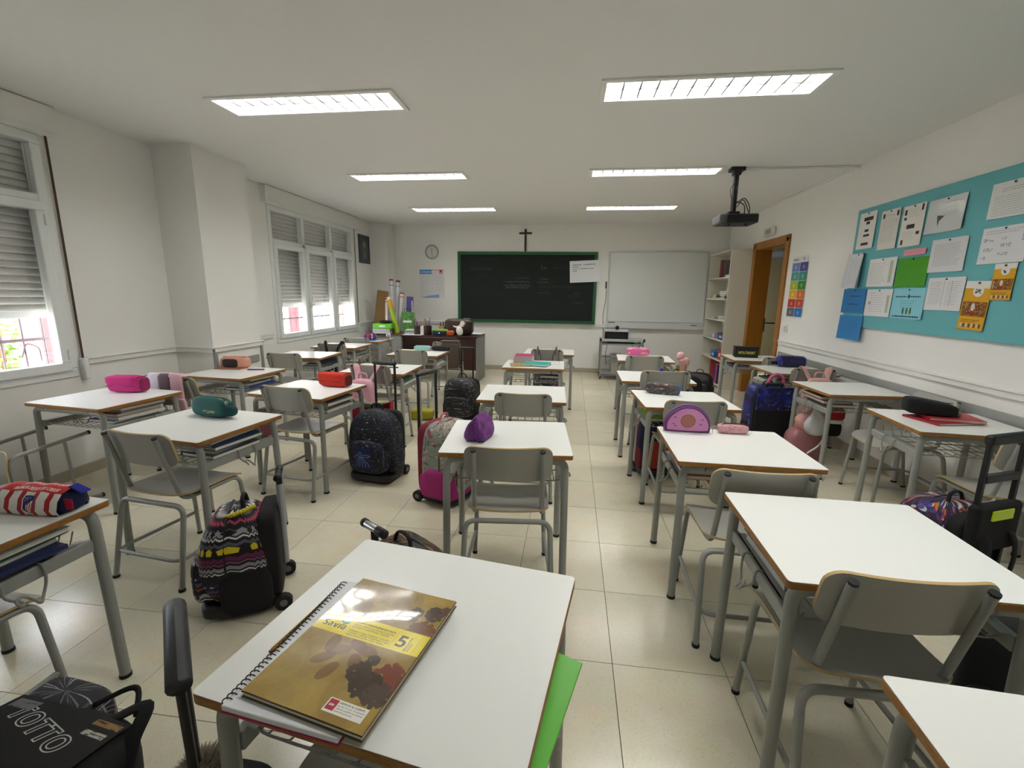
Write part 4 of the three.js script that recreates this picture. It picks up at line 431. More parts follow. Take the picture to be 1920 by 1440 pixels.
{ const c = thing('pencil_case', 'dark teal pencil case with a small bow print', 'pencil case', on('L2a', -0.04, -0.13), -0.22); c.scale.setScalar(1.22); const t = fabricTex(256, 256, (g, W, H) => { fillP(g, W, H, '#0d5450'); g.strokeStyle = '#c7b88a'; g.lineWidth = 3; for (const [x, y] of [[60, 190], [180, 70]]) { g.beginPath(); g.arc(x - 8, y, 8, 0, 7); g.arc(x + 8, y, 8, 0, 7); g.moveTo(x, y); g.lineTo(x - 8, y + 18); g.moveTo(x, y); g.lineTo(x + 9, y + 18); g.stroke(); } }, [4, 8]);
  mesh('body', puff(0.21, 0.09, 0.085, { e: 0.45, f: 0.55, warp: (p) => { p.z *= 1.1 - 4.5 * p.y; wob(0.0015, 45)(p); } }), mat('#ffffff', 0.75, { map: t }), c); mesh('end_fold', puff(0.06, 0.05, 0.05, { e: 0.9, f: 0.8, warp: (p) => { p.x += 0.115; p.y += 0.01; } }), cloth('#0b3f45'), c); zip(0.19, [0, 0.089, 0], c, cloth('#093a37')); mesh('pull_tab', rbox(0.004, 0.02, 0.012, 0.001, 0.105, 0.07, 0.01), M.steel, c); }
{ const c = thing('pencil_case', 'peach pencil case with a dark mesh window', 'pencil case', on('L1c', -0.15, -0.18), 0.05); c.scale.setScalar(1.25); mesh('body', puff(0.2, 0.085, 0.085, { e: 0.4, f: 0.5, warp: wob(0.001, 40) }), cloth('#d99a80'), c); mesh('mesh_window', puff(0.12, 0.062, 0.02, { e: 0.4, f: 0.5, warp: (p) => { p.z += 0.036; p.y += 0.01; p.x -= 0.015; } }), cloth('#3a2f35'), c); zip(0.18, [0, 0.084, 0.01], c, cloth('#8a5a4a')); mesh('flap', rbox(0.2, 0.004, 0.1, 0.002, -0.02, 0.003, 0.03), cloth('#b47a60'), c);
  const p2 = thing('felt_pen', 'dark felt pen lying on the peach case desk', 'pen', on('L1c', 0.1, -0.12, DHT + 0.006), 0.3); mesh('barrel', rod([[-0.06, 0, 0], [0.05, 0, 0]], 0.0055, 0, 8), col('#3a2f6a', 0.4), p2); mesh('cap', rod([[0.05, 0, 0], [0.08, 0, 0]], 0.006, 0, 8), col('#a03048', 0.4), p2); }
{ const c = thing('pencil_case', 'purple batik triangular pencil case', 'pencil case', on('Cb', -0.14, 0.04), 1.42); const R = rng(31); const t = fabricTex(256, 256, (g, W, H) => { fillP(g, W, H, '#6a2c78'); for (let i = 0; i < 260; i++) { g.fillStyle = ['rgba(150,70,150,0.18)', 'rgba(60,20,80,0.2)', 'rgba(120,50,130,0.2)'][i % 3]; g.beginPath(); g.ellipse(R() * W, R() * H, 6 + R() * 30, 5 + R() * 22, R() * 3, 0, 7); g.fill(); } }, [4, 6]);
  mesh('body', puff(0.2, 0.12, 0.12, { e: 0.45, f: 0.42, nu: 48, nv: 26, warp: (p) => { const q = Math.min(1, p.y / 0.12); p.z *= 1.06 - 0.85 * q * q - 0.05 * q; p.x *= 1 - 0.16 * q; p.x += 0.004 * Math.sin(p.y * 70 + p.z * 40); p.z += 0.003 * Math.sin(p.x * 60 + p.y * 50); } }), mat('#ffffff', 0.7, { map: t }), c); mesh('zipper', rbox(0.17, 0.005, 0.006, 0.002, 0, 0.115, 0), cloth('#4a1c55'), c); mesh('end_pleat', [rod([[-0.1, 0.1, 0], [-0.104, 0.05, 0.012], [-0.103, 0.008, 0.03]], 0.004, 0.02, 6), rod([[-0.1, 0.08, -0.004], [-0.104, 0.04, -0.02]], 0.003, 0.01, 6)], cloth('#4f1f5c'), c); }
{ const c = thing('pencil_case', 'pink half-round pencil case with purple zipper', 'pencil case', on('Rc', -0.165, -0.205), -0.02); const L = 0.235, H = 0.135; const s = new THREE.Shape(); s.moveTo(-L / 2 + 0.01, 0.012); s.quadraticCurveTo(-L / 2, 0.05, -L / 2 + 0.03, 0.09); s.quadraticCurveTo(-0.04, H + 0.005, 0, H); s.quadraticCurveTo(0.05, H + 0.004, L / 2 - 0.03, 0.09); s.quadraticCurveTo(L / 2, 0.05, L / 2 - 0.01, 0.012); s.quadraticCurveTo(0, 0.004, -L / 2 + 0.01, 0.012);
  const pk = canvas(512, 320, (g, W, Hh) => { fillP(g, W, Hh, '#c983b5'); g.fillStyle = '#8d5a52'; g.beginPath(); g.arc(256, 175, 88, 0, 7); g.fill(); g.strokeStyle = '#b99a3c'; g.lineWidth = 5; g.stroke(); g.fillStyle = '#a5665e'; g.beginPath(); g.arc(256, 175, 76, 0, 7); g.fill(); g.fillStyle = '#7a3340'; for (const [x, y] of [[105, 130], [90, 215], [112, 240], [405, 215], [420, 150]]) { g.beginPath(); g.ellipse(x - 8, y, 9, 6, 0.6, 0, 7); g.ellipse(x + 8, y, 9, 6, -0.6, 0, 7); g.fill(); } });
  const fG = new THREE.ShapeGeometry(s, 12); const fp = fG.attributes.position, fu = fG.attributes.uv; for (let i = 0; i < fp.count; i++) fu.setXY(i, fp.getX(i) / L + 0.5, fp.getY(i) / (H + 0.005));
  mesh('body', slab(s, 0.046, 0.006).translate(0, -0.004, -0.026), cloth('#6d3a6c'), c); mesh('front_panel', fG.clone().scale(0.95, 0.94, 1).translate(0, 0.0015, 0.0268), mat('#ffffff', 0.55, { map: pk }), c); mesh('zipper', tube(s.getPoints(14).filter((p) => p.y > 0.03).map((p) => V3(p.x * 1.03, p.y * 1.03, 0)), 0.009, 8), cloth('#7d5a90'), c); mesh('pull_tab', rod([[L / 2 - 0.004, 0.05, 0.01], [L / 2 + 0.012, 0.02, 0.02], [L / 2 + 0.01, 0.008, 0.03]], 0.0025, 0.01, 6), M.steel, c);
  const d = thing('pencil_case', 'small pale pink tube pencil case with dark specks', 'pencil case', on('Rc', 0.07, -0.21), -0.02); const R = rng(8), t = fabricTex(256, 256, (g, W, Hh) => { fillP(g, W, Hh, '#d9a3a8'); for (let i = 0; i < 90; i++) { g.fillStyle = '#5a2f3a'; g.save(); g.translate(R() * W, R() * Hh); g.rotate(R() * 3); g.fillRect(0, 0, 9, 3); g.restore(); } }, [7, 9]); mesh('body', puff(0.155, 0.05, 0.05, { e: 0.5, f: 0.6 }), mat('#ffffff', 0.7, { map: t }), d); mesh('zipper', smooth([[-0.075, 0.02, 0.01], [-0.055, 0.046, 0.008], [0.0, 0.052, 0.006], [0.06, 0.046, 0.006], [0.076, 0.02, 0.008]], 0.004, 6), cloth('#5a3336'), d); mesh('key_ring', new THREE.TorusGeometry(0.008, 0.0012, 6, 14).translate(0.085, 0.012, 0.01), M.steel, d); }
{ const c = thing('pencil_case', 'dark floral pencil case with red and blue piping', 'pencil case', on('Rd', -0.1, -0.16), -0.25); const R = rng(19), t = fabricTex(256, 256, (g, W, H) => { fillP(g, W, H, '#3a4440'); for (let i = 0; i < 120; i++) { g.fillStyle = ['#8a5a60', '#b0707c', '#5a7060', '#2a3440', '#c0a0a0'][i % 5]; g.beginPath(); g.ellipse(R() * W, R() * H, 4 + R() * 9, 3 + R() * 7, R() * 3, 0, 7); g.fill(); } }, [6, 7]); mesh('body', puff(0.24, 0.082, 0.078, { e: 0.4, f: 0.55 }), mat('#ffffff', 0.6, { map: t }), c); mesh('end_panel', puff(0.03, 0.07, 0.066, { e: 0.6, f: 0.6, warp: (p) => { p.x += 0.112; p.y += 0.006; } }), cloth('#2f5a80'), c); mesh('piping', [smooth([[-0.11, 0.055, 0.036], [0, 0.066, 0.04], [0.105, 0.055, 0.036]], 0.0022, 6), smooth([[-0.11, 0.06, 0.02], [0, 0.079, 0.022], [0.105, 0.06, 0.02]], 0.0022, 6)], cloth('#8f3038'), c); }
{ const c = thing('pencil_case', 'bright pink pencil case with gold lettering', 'pencil case', on('Rf', -0.06, -0.2), 0.02); const R = rng(3), t = fabricTex(256, 256, (g, W, H) => { fillP(g, W, H, '#d2609c'); g.fillStyle = '#e8d09a'; g.font = 'bold 60px serif'; for (let i = 0; i < 4; i++) g.fillText('24', 20 + (i % 2) * 120, 90 + Math.floor(i / 2) * 110); }, [4, 8]); mesh('body', puff(0.27, 0.1, 0.11, { e: 0.4, f: 0.6 }), mat('#ffffff', 0.35, { map: t }), c); mesh('zipper', smooth([[-0.12, 0.055, 0.03], [0, 0.1, 0.02], [0.12, 0.055, 0.03]], 0.003, 6), cloth('#a8457c'), c);
  one('notepad', rbox(0.16, 0.012, 0.05, 0.003), col('#e0b23c', 0.5), 'yellow notepad in front of the bright pink pencil case', 'notepad', on('Rf', 0.06, 0.02, DHT + 0.006), 0.0);
  one('cloth_strap', puff(0.035, 0.11, 0.03, { e: 0.7, f: 0.7 }), col('#26308c', 0.5), 'dark blue roll standing behind the dark floral case chair', 'strap', [0.77, DHT, -3.93]); }
{ const c = thing('pencil_case', 'blue galaxy pencil case with black strap', 'pencil case', on('Wd', 0.08, -0.2), -0.05); const t = galaxy(7); mesh('body', puff(0.27, 0.115, 0.11, { e: 0.35, f: 0.4 }), mat('#ffffff', 0.5, { map: t }), c); mesh('strap', puff(0.07, 0.035, 0.04, { e: 0.6, f: 0.6, warp: (p) => { p.x -= 0.155; p.y += 0.02; } }), M.blackCloth, c); zip(0.22, [0, 0.113, 0.02], c); }
function galaxy(seed, rep = [3, 4]) { const R = rng(seed); return fabricTex(512, 512, (g, W, H) => { fillP(g, W, H, '#0c0e3c'); for (let i = 0; i < 130; i++) { g.fillStyle = ['rgba(30,45,190,0.3)', 'rgba(60,80,230,0.2)', 'rgba(90,30,120,0.16)', 'rgba(5,5,25,0.3)', 'rgba(140,170,250,0.14)'][i % 5]; g.beginPath(); g.ellipse(R() * W, R() * H, 15 + R() * 70, 10 + R() * 45, R() * 3, 0, 7); g.fill(); } for (let i = 0; i < 40; i++) { g.fillStyle = `rgba(210,225,255,${0.2 + R() * 0.45})`; g.beginPath(); g.ellipse(R() * W, R() * H, 4 + R() * 18, 2 + R() * 8, R() * 3, 0, 7); g.fill(); } for (let i = 0; i < 260; i++) { g.fillStyle = 'rgba(230,235,255,0.8)'; g.fillRect(R() * W, R() * H, 1.6, 1.6); } }, rep); }
{ const t = canvas(512, 200, (g, W, H) => { fillP(g, W, H, '#15140e'); const R = rng(21); for (let i = 0; i < 160; i++) { g.fillStyle = 'rgba(90,85,50,0.25)'; g.fillRect(R() * W, R() * H, 20, 6); } g.fillStyle = '#d9d050'; g.font = 'bold 84px sans-serif'; g.textAlign = 'center'; g.fillText('WOLFRANT', W / 2, 130, 380); }); const c = thing('storage_box', 'black box with yellow lettering on the desk near the door', 'box', on('We', -0.08, -0.06), -0.12); mesh('body', rbox(0.26, 0.115, 0.11, 0.008, 0, 0.0575, 0), M.black, c); mesh('front_label', box(0.25, 0.105, 0.002, 0, 0.0575, 0.0555), mat('#ffffff', 0.5, { map: t }), c); mesh('lid', rbox(0.264, 0.02, 0.114, 0.006, 0, 0.117, 0), M.black, c); }
{ book('red and white workbook under the black pencil case', 0.3, 0.22, 0.012, '#a3202c', on('Wb', -0.02, -0.03, DHT), 0.25); book('red textbook lying askew under the black pencil case', 0.27, 0.2, 0.014, '#b32a30', on('Wb', 0.02, -0.05, DHT + 0.0125), -0.18);
  const c = thing('pencil_case', 'black pencil case slumped on the red books', 'pencil case', on('Wb', -0.08, -0.06, DHT + 0.027), -0.25); mesh('body', puff(0.25, 0.07, 0.13, { e: 0.4, f: 0.45, warp: (p) => { p.y *= 1.25 - p.x * 2.2; wob(0.0015, 45)(p); } }), M.blackCloth, c); zip(0.2, [0, 0.08, 0.02], c, col('#3a3a3c', 0.5)); mesh('key_charm', [new THREE.TorusGeometry(0.012, 0.003, 6, 14).translate(0.13, 0.04, 0.0), puff(0.03, 0.03, 0.02, { warp: (p) => { p.x += 0.14; } })], col('#8a8a80', 0.4), c); }
for (const [l, c, lx, r] of [['mint tube pencil case', '#8cc9c6', -0.02, 0.05], ['black slim pencil case', '#1d1d20', 0.21, 0]]) { const p = thing('pencil_case', l + ' on the desk before the teacher desk', 'pencil case', on('L2d', lx, -0.2), r); mesh('body', puff(0.22, 0.06, 0.065, { e: 0.4, f: 0.55 }), cloth(c), p); zip(0.18, [0, 0.06, 0], p, col(l[0] === 'm' ? '#d9a8a0' : '#3a3a3a', 0.5)); mesh('end_cap', puff(0.03, 0.05, 0.055, { e: 0.6, f: 0.6, warp: (q) => { q.x += 0.1; q.y += 0.004; } }), cloth(l[0] === 'm' ? '#c98f86' : '#111111'), p); }
{ const p = thing('felt_pen', 'single dark pen on the desk behind the tall trolley handle', 'pen', on('L2c', 0.06, -0.03, DHT + 0.006), 0.05); mesh('barrel', rod([[-0.07, 0, 0], [0.05, 0, 0]], 0.006, 0, 8), col('#4a463a', 0.5), p); mesh('cap', rod([[0.05, 0, 0], [0.08, 0, 0]], 0.0065, 0, 8), M.black, p); }
{ let y = DHT; const cs = [['pink', '#c0487c'], ['crimson', '#a83048'], ['rose', '#c87088'], ['magenta', '#b03a70']]; cs.forEach(([n, c], i) => { book(`${n} notebook, ${ORD[i]} of the pink stack on the centre desk`, 0.19, 0.24, 0.018, c, on('Cd', -0.12, -0.14, y), -0.05 + i * 0.03); y += 0.0184; }); book('turquoise notebook lying before the pink stack', 0.27, 0.22, 0.016, '#2fa39c', on('Cd', 0.02, 0.06, DHT + 0.006), -0.15); book('tan magazine peeking out under the turquoise notebook', 0.22, 0.2, 0.005, '#a58a4a', on('Cd', -0.13, 0.1, DHT), 0.2); const g = thing('eyeglasses', 'thin silver eyeglasses on the pink notebook desk', 'glasses', on('Cd', 0.21, 0.02, DHT), 0.2); mesh('rim', [new THREE.TorusGeometry(0.022, 0.0015, 6, 20).scale(1, 0.75, 1).translate(-0.028, 0.02, 0), new THREE.TorusGeometry(0.022, 0.0015, 6, 20).scale(1, 0.75, 1).translate(0.028, 0.02, 0)], M.steel, g); mesh('temple', [rod([[-0.05, 0.022, 0], [-0.05, 0.018, -0.08], [-0.045, 0.004, -0.1]], 0.0012, 0.02, 5), rod([[0.05, 0.022, 0], [0.05, 0.018, -0.08], [0.045, 0.004, -0.1]], 0.0012, 0.02, 5)], M.steel, g); }

// ---------------------------------------------------------------- bookcase and its contents
const BX0 = 2.27, BZ0 = -7.2, BZ1 = -8.27, SH = [0.05, 0.43, 0.735, 1.045, 1.365, 1.69, 2.05];
{ const b = thing('bookcase', 'tall white bookcase beside the door, open towards the windows', 'bookcase', [BX0, 0, (BZ0 + BZ1) / 2]); const L = BZ0 - BZ1, d = XR - BX0 - 0.004, bm = col('#dcd9cb', 0.5);
  mesh('side_panel', rbox(d, 2.08, 0.02, 0.002, d / 2, 1.04, L / 2 - 0.01), bm, b); mesh('side_panel', rbox(d, 2.08, 0.02, 0.002, d / 2, 1.04, -L / 2 + 0.01), bm, b); mesh('back_panel', box(0.006, 2.06, L - 0.02, d - 0.003, 1.04, 0), bm, b); mesh('top_panel', rbox(d, 0.02, L - 0.04, 0.002, d / 2, 2.07, 0), bm, b);
  for (const y of SH.slice(0, 6)) { const s = mesh('shelf', rbox(d - 0.01, 0.02, L - 0.042, 0.002, d / 2 - 0.004, y - 0.01, 0), bm, b); mesh('shelf_peg', [cyl(0.005, 0.005, 0.012, 8, 0.04, y - 0.026, L / 2 - 0.028), cyl(0.005, 0.005, 0.012, 8, 0.04, y - 0.026, -L / 2 + 0.028)], col('#555555', 0.5), s); } }
const shelfBook = (label, z, y, w, h, c, lean = 0, d = 0.19) => { const b = thing('book', label, 'book', [BX0 + 0.02 + d / 2, y, z]); mesh('cover', [box(d, h, 0.002, 0, h / 2, w / 2 - 0.001), box(d, h, 0.002, 0, h / 2, -w / 2 + 0.001), box(0.002, h, w, -d / 2 + 0.001, h / 2, 0)], col(c, 0.5), b); mesh('pages', box(d - 0.006, h - 0.006, w - 0.004, 0.001, h / 2, 0), M.pages, b); b.rotation.x = lean; };
shelfBook('thick red book standing on the top bookcase shelf', -7.72, SH[5], 0.05, 0.27, '#a3242a'); shelfBook('dark red book right of the thick red book', -7.665, SH[5], 0.045, 0.26, '#5c1c22'); shelfBook('black book with pale spine on the top bookcase shelf', -7.612, SH[5], 0.05, 0.25, '#2a2426'); shelfBook('maroon book at the near end of the top bookcase shelf', -7.556, SH[5], 0.045, 0.255, '#6b2a30'); shelfBook('grey book in front of the maroon book, top shelf', -7.502, SH[5], 0.04, 0.25, '#6a5c58');
book('loose white booklet on the top bookcase shelf', 0.2, 0.16, 0.03, '#d9d6cc', [BX0 + 0.12, SH[5], -7.34], 0.3); 
const layers = (y, z, list, tag) => list.forEach(([n, c, w, h, t]) => { book(`${n} lying in ${tag}`, w, h, t, c, [BX0 + 0.13, y, z + (list.length % 2 ? 0.01 : 0) + ((t * 1000) % 7 - 3) * 0.004], Math.PI / 2 + ((t * 3000) % 5 - 2) * 0.05); y += t + 0.0006; });
layers(SH[4], -7.5, [['grey folder', '#6d6a66', 0.3, 0.22, 0.022], ['brown folder', '#6b5a48', 0.31, 0.22, 0.02], ['white folder', '#c9c4b8', 0.29, 0.22, 0.024], ['charcoal folder', '#45413f', 0.3, 0.22, 0.026], ['pale file', '#b8b2a4', 0.28, 0.21, 0.023]], 'the paper pile, second shelf of the bookcase');
layers(SH[4], -7.92, [['cream folder', '#cfc8b4', 0.3, 0.22, 0.025], ['dark file', '#4c4640', 0.3, 0.22, 0.022], ['beige file', '#a59c88', 0.28, 0.21, 0.02]], 'the lower far pile, second shelf of the bookcase');
layers(SH[3], -7.48, [['cream magazine', '#d2ccb8', 0.29, 0.21, 0.016], ['brown magazine', '#8a7458', 0.28, 0.21, 0.014], ['white magazine', '#dcd8cc', 0.29, 0.21, 0.018]], 'the short pile, third shelf of the bookcase');
layers(SH[3], -7.9, [['grey magazine', '#a09a8c', 0.29, 0.21, 0.02], ['pale magazine', '#c8c2b0', 0.28, 0.21, 0.017]], 'the far short pile, third shelf of the bookcase');
function crate(label, pos, w, h, d, c, lid) { const t = thing('storage_box', label, 'box', pos); mesh('body', rbox(d, h, w, 0.006, 0, h / 2, 0), col(c, 0.5), t); if (lid) mesh('lid', rbox(d + 0.006, 0.022, w + 0.006, 0.006, 0, h + 0.004, 0), col(lid, 0.5), t); mesh('label_plate', box(0.002, h * 0.35, w * 0.4, -d / 2 - 0.001, h * 0.5, 0), M.paper, t); }
crate('blue box with dark red lid on the fourth bookcase shelf', [BX0 + 0.14, SH[2], -7.45], 0.3, 0.09, 0.2, '#2a4c8c', '#5c1f2c'); crate('small lilac box left of the blue box', [BX0 + 0.12, SH[2], -7.78], 0.14, 0.08, 0.18, '#a8a4c0', null);
crate('blue box on the fifth bookcase shelf', [BX0 + 0.13, SH[1], -7.72], 0.2, 0.1, 0.2, '#2b5a9c', '#3f7ac0'); crate('red box on the fifth bookcase shelf', [BX0 + 0.13, SH[1], -7.38], 0.18, 0.15, 0.2, '#b83a24', '#8c2a1c');
shelfBook('purple folder standing on the bottom bookcase shelf', -7.55, SH[0], 0.03, 0.3, '#6b2f9c', 0.12); shelfBook('pink folder leaning on the bottom bookcase shelf', -7.47, SH[0], 0.035, 0.31, '#c46a8c', 0.1); shelfBook('dark violet folder on the bottom bookcase shelf', -7.38, SH[0], 0.04, 0.3, '#3f2a5c', 0.05); shelfBook('red edged folder at the far end, bottom bookcase shelf', -7.75, SH[0], 0.02, 0.34, '#b0463a', -0.05);

// ---------------------------------------------------------------- computer cart
{ const c = thing('computer_cart', 'grey metal computer cart under the whiteboard', 'cart', [0.84, 0, -7.84]); const w = 0.7, d = 0.42, m = col('#8d9090', 0.4);
  mesh('shelf', rbox(w, 0.025, d, 0.004, 0, 0.67, 0), col('#b9bcba', 0.4), c); mesh('shelf', rbox(w - 0.03, 0.018, d, 0.004, 0, 0.6, 0.03), col('#7e8180', 0.4), c); mesh('shelf', rbox(w - 0.04, 0.02, d - 0.04, 0.004, 0, 0.1, 0), m, c); mesh('shelf', rbox(w - 0.04, 0.016, 0.16, 0.004, 0, 0.36, -0.1), m, c);
  for (const sx of [-1, 1]) for (const sz of [-1, 1]) mesh('post', rbox(0.024, 0.62, 0.024, 0.003, sx * (w / 2 - 0.014), 0.36, sz * (d / 2 - 0.03)), m, c);
  for (const sx of [-1, 1]) for (const sz of [-1, 1]) mesh('caster', [cyl(0.026, 0.026, 0.022, 14).rotateZ(Math.PI / 2).translate(sx * (w / 2 - 0.02), 0.026, sz * (d / 2 - 0.05)), rbox(0.03, 0.03, 0.03, 0.004, sx * (w / 2 - 0.02), 0.06, sz * (d / 2 - 0.05))], M.rubber, c);
  mesh('base_rail', [rbox(w, 0.03, 0.03, 0.004, 0, 0.08, d / 2 - 0.05), rbox(w, 0.03, 0.03, 0.004, 0, 0.08, -d / 2 + 0.05)], m, c); for (const sx of [-1, 1]) mesh('corner_cap', rbox(0.03, 0.05, 0.03, 0.006, sx * (w / 2), 0.67, d / 2 - 0.01), M.black, c);
  const k = thing('keyboard', 'black keyboard on the sliding shelf of the computer cart', 'keyboard', [0.82, 0.609, -7.74]); mesh('base', rbox(0.44, 0.015, 0.14, 0.005, 0, 0.0085, 0), M.black, k); const keys = []; for (let i = 0; i < 15; i++) for (let j = 0; j < 5; j++) keys.push(box(0.022, 0.006, 0.019, -0.2 + i * 0.0285, 0.018, -0.05 + j * 0.025)); mesh('keys', keys, col('#2c2c30', 0.5), k);
  const p = thing('printer', 'black and silver device on top of the computer cart', 'printer', [0.745, 0.683, -7.84]); mesh('body', rbox(0.38, 0.12, 0.3, 0.01, 0, 0.062, 0), M.blackGloss, p); mesh('top_cover', rbox(0.39, 0.03, 0.31, 0.008, 0, 0.132, 0), col('#b4b6b5', 0.35), p); mesh('front_panel', rbox(0.32, 0.075, 0.01, 0.004, 0, 0.055, 0.152), M.black, p); mesh('side_trim', [rbox(0.014, 0.125, 0.31, 0.004, -0.194, 0.064, 0), rbox(0.014, 0.125, 0.31, 0.004, 0.194, 0.064, 0)], col('#9a9c9b', 0.4), p);
  const cam = thing('webcam', 'round black webcam on top of the black and silver device', 'webcam', [0.76, 0.83, -7.8]); mesh('head', new THREE.SphereGeometry(0.033, 18, 12).translate(0, 0.036, 0), M.blackGloss, cam); mesh('stand', cyl(0.02, 0.028, 0.012, 14, 0, 0.006, 0), M.black, cam);
  const pc = thing('desktop_computer', 'beige computer tower on the bottom shelf of the cart', 'computer', [0.78, 0.11, -7.86]); mesh('case', rbox(0.19, 0.3, 0.32, 0.006, 0, 0.15, 0), col('#9b9b94', 0.5), pc); mesh('front_panel', [rbox(0.16, 0.035, 0.006, 0.002, 0, 0.25, 0.162), rbox(0.16, 0.025, 0.006, 0.002, 0, 0.2, 0.162), cyl(0.01, 0.01, 0.006, 12).rotateX(Math.PI / 2).translate(0, 0.12, 0.162)], col('#77776f', 0.5), pc);
  one('power_cable', [smooth([[1.0, 0.6, -7.66], [1.02, 0.5, -7.65], [0.98, 0.4, -7.66], [1.0, 0.3, -7.68]], 0.005, 6), smooth([[0.6, 0.6, -7.66], [0.58, 0.42, -7.65], [0.6, 0.25, -7.66]], 0.004, 6)], M.black, 'black cables hanging inside the computer cart', 'cable');
  one('speaker', puff(0.11, 0.17, 0.12, { e: 0.4, f: 0.4 }), M.black, 'black loudspeaker beside the computer tower', 'speaker', [1.03, 0.11, -7.82]); }

// ---------------------------------------------------------------- teacher desk and clutter
const TY = 0.735;
{ const d = thing('teacher_desk', 'dark brown teacher desk with grey end panel', 'desk', [-2.06, 0, -7.22]); const w = 1.24, dp = 0.64;
  mesh('desktop', rbox(w, 0.028, dp, 0.004, 0, TY - 0.014, 0), M.darkWood, d); mesh('end_panel', rbox(0.025, TY - 0.03, dp - 0.02, 0.003, w / 2 - 0.0125, (TY - 0.03) / 2, 0), M.greyPanel, d); mesh('end_panel', rbox(0.025, TY - 0.03, dp - 0.02, 0.003, -w / 2 + 0.0125, (TY - 0.03) / 2, 0), M.greyPanel, d); mesh('modesty_panel', rbox(w - 0.06, 0.5, 0.02, 0.002, 0, 0.45, dp / 2 - 0.03), M.darkWood, d);
  const dr = mesh('drawer_unit', rbox(0.36, 0.5, 0.45, 0.004, w / 2 - 0.22, 0.43, -0.06), M.darkWood, d); mesh('drawer_handle', [rod([[w / 2 - 0.27, 0.6, -0.3], [w / 2 - 0.17, 0.6, -0.3]], 0.006, 0, 6)], M.steel, dr); }
{ const b = thing('backpack', 'brown sequin backpack with a white horse on the teacher desk', 'backpack', [-1.79, TY, -7.15], 0.05); const R = rng(91), t = fabricTex(512, 512, (g, W, H) => { fillP(g, W, H, '#3b2a22'); for (let i = 0; i < 1500; i++) { g.fillStyle = ['rgba(120,95,80,0.5)', 'rgba(30,18,14,0.6)', 'rgba(160,140,125,0.3)'][i % 3]; g.beginPath(); g.arc(R() * W, R() * H, 2.5, 0, 7); g.fill(); } }, [3, 3]);
  mesh('body', puff(0.46, 0.26, 0.2, { e: 0.5, f: 0.45, warp: wob(0.002, 25) }), mat('#ffffff', 0.4, { map: t }), b);
  const s = new THREE.Shape(); const pts = [[-0.02, 0], [-0.03, 0.06], [-0.01, 0.1], [-0.07, 0.12], [-0.09, 0.15], [-0.04, 0.14], [0.02, 0.15], [0.05, 0.2], [0.06, 0.235], [0.085, 0.225], [0.1, 0.24], [0.115, 0.215], [0.15, 0.2], [0.115, 0.19], [0.14, 0.165], [0.1, 0.16], [0.11, 0.135], [0.07, 0.125], [0.05, 0.09], [0.045, 0.03], [0.03, 0]]; s.moveTo(...pts[0]); s.splineThru(pts.slice(1).map((p) => new THREE.Vector2(...p))); mesh('white_applique', slab(s, 0.006, 0.001).scale(0.85, 0.85, 1).translate(0, 0.03, 0.104), col('#e9e6e2', 0.6), b); mesh('strap', rod([[0.05, 0.06, 0.11], [0.12, 0.1, 0.12], [0.2, 0.06, 0.1]], 0.014, 0.04, 8, 0.4), M.blackCloth, b); mesh('zipper', smooth([[-0.2, 0.05, 0.08], [-0.19, 0.2, 0.085], [0, 0.25, 0.07], [0.19, 0.2, 0.085], [0.2, 0.05, 0.08]], 0.004, 6), cloth('#1c1411'), b); }
{ const s = one('plush_toy', puff(0.1, 0.14, 0.09, { e: 0.8, f: 0.8, warp: wob(0.004, 40) }), cloth('#e6e2da'), 'small white plush in front of the brown sequin backpack', 'plush toy', [-1.74, TY, -6.98]); one('pencil_case', puff(0.14, 0.08, 0.08, { e: 0.5, f: 0.6 }), cloth('#c25a24'), 'orange pouch left of the small white plush', 'pouch', [-1.9, TY, -6.99]); }
for (const [x, l, c] of [[-2.43, 'left', 12], [-2.27, 'right', 13]]) { const p = thing('pencil_pot', `dark ${l} pencil pot full of pencils on the teacher desk`, 'pencil pot', [x, TY, -7.02]); const R = rng(c), k = 1.45; mesh('pot', new THREE.LatheGeometry([[0, 0.002], [0.042, 0], [0.045, 0.1], [0.042, 0.1], [0.039, 0.006], [0, 0.006]].map((q) => new THREE.Vector2(q[0] * k, q[1] * k)), 20), col('#3a1a16', 0.5), p);
  for (let i = 0; i < 9; i++) { const a = R() * 6.28, r = 0.03 * R() + 0.012, e = 0.04 + R() * 0.03; one('pencil', [rod([[x + Math.cos(a) * r, TY + 0.008, -7.02 + Math.sin(a) * r], [x + Math.cos(a) * e, TY + 0.2 + R() * 0.08, -7.02 + Math.sin(a) * e]], 0.005, 0, 6)], col(['#c98a3c', '#e0d8c8', '#b03a34', '#3a6a4c', '#2c2c30', '#d9c060', '#3a5a9c', '#8a4a8c', '#c07a8c'][i], 0.5), `${['orange', 'white', 'red', 'green', 'black', 'yellow', 'blue', 'purple', 'pink'][i]} pencil standing in the ${l} pot on the teacher desk`, 'pencil', [0, 0, 0], 0, `pencils in the ${l} pot`); } }
one('glue_stick', [rbox(0.055, 0.14, 0.055, 0.006, 0, 0.07, 0)], col('#e5e3dc', 0.6), 'white glue stick between the two pencil pots', 'glue stick', [-2.35, TY, -7.0]);
{ const p = thing('pencil_pot', 'light wooden pen holder behind the flat pencil tin', 'pen holder', [-2.09, TY, -7.2]); mesh('pot', rbox(0.08, 0.13, 0.07, 0.005, 0, 0.065, 0), col('#c79a58', 0.6), p); mesh('marker', [rod([[-0.02, 0.1, 0], [-0.02, 0.19, 0]], 0.009, 0, 8), rod([[0.025, 0.1, 0], [0.025, 0.2, 0]], 0.01, 0, 8)], col('#5a2030', 0.5), p); }
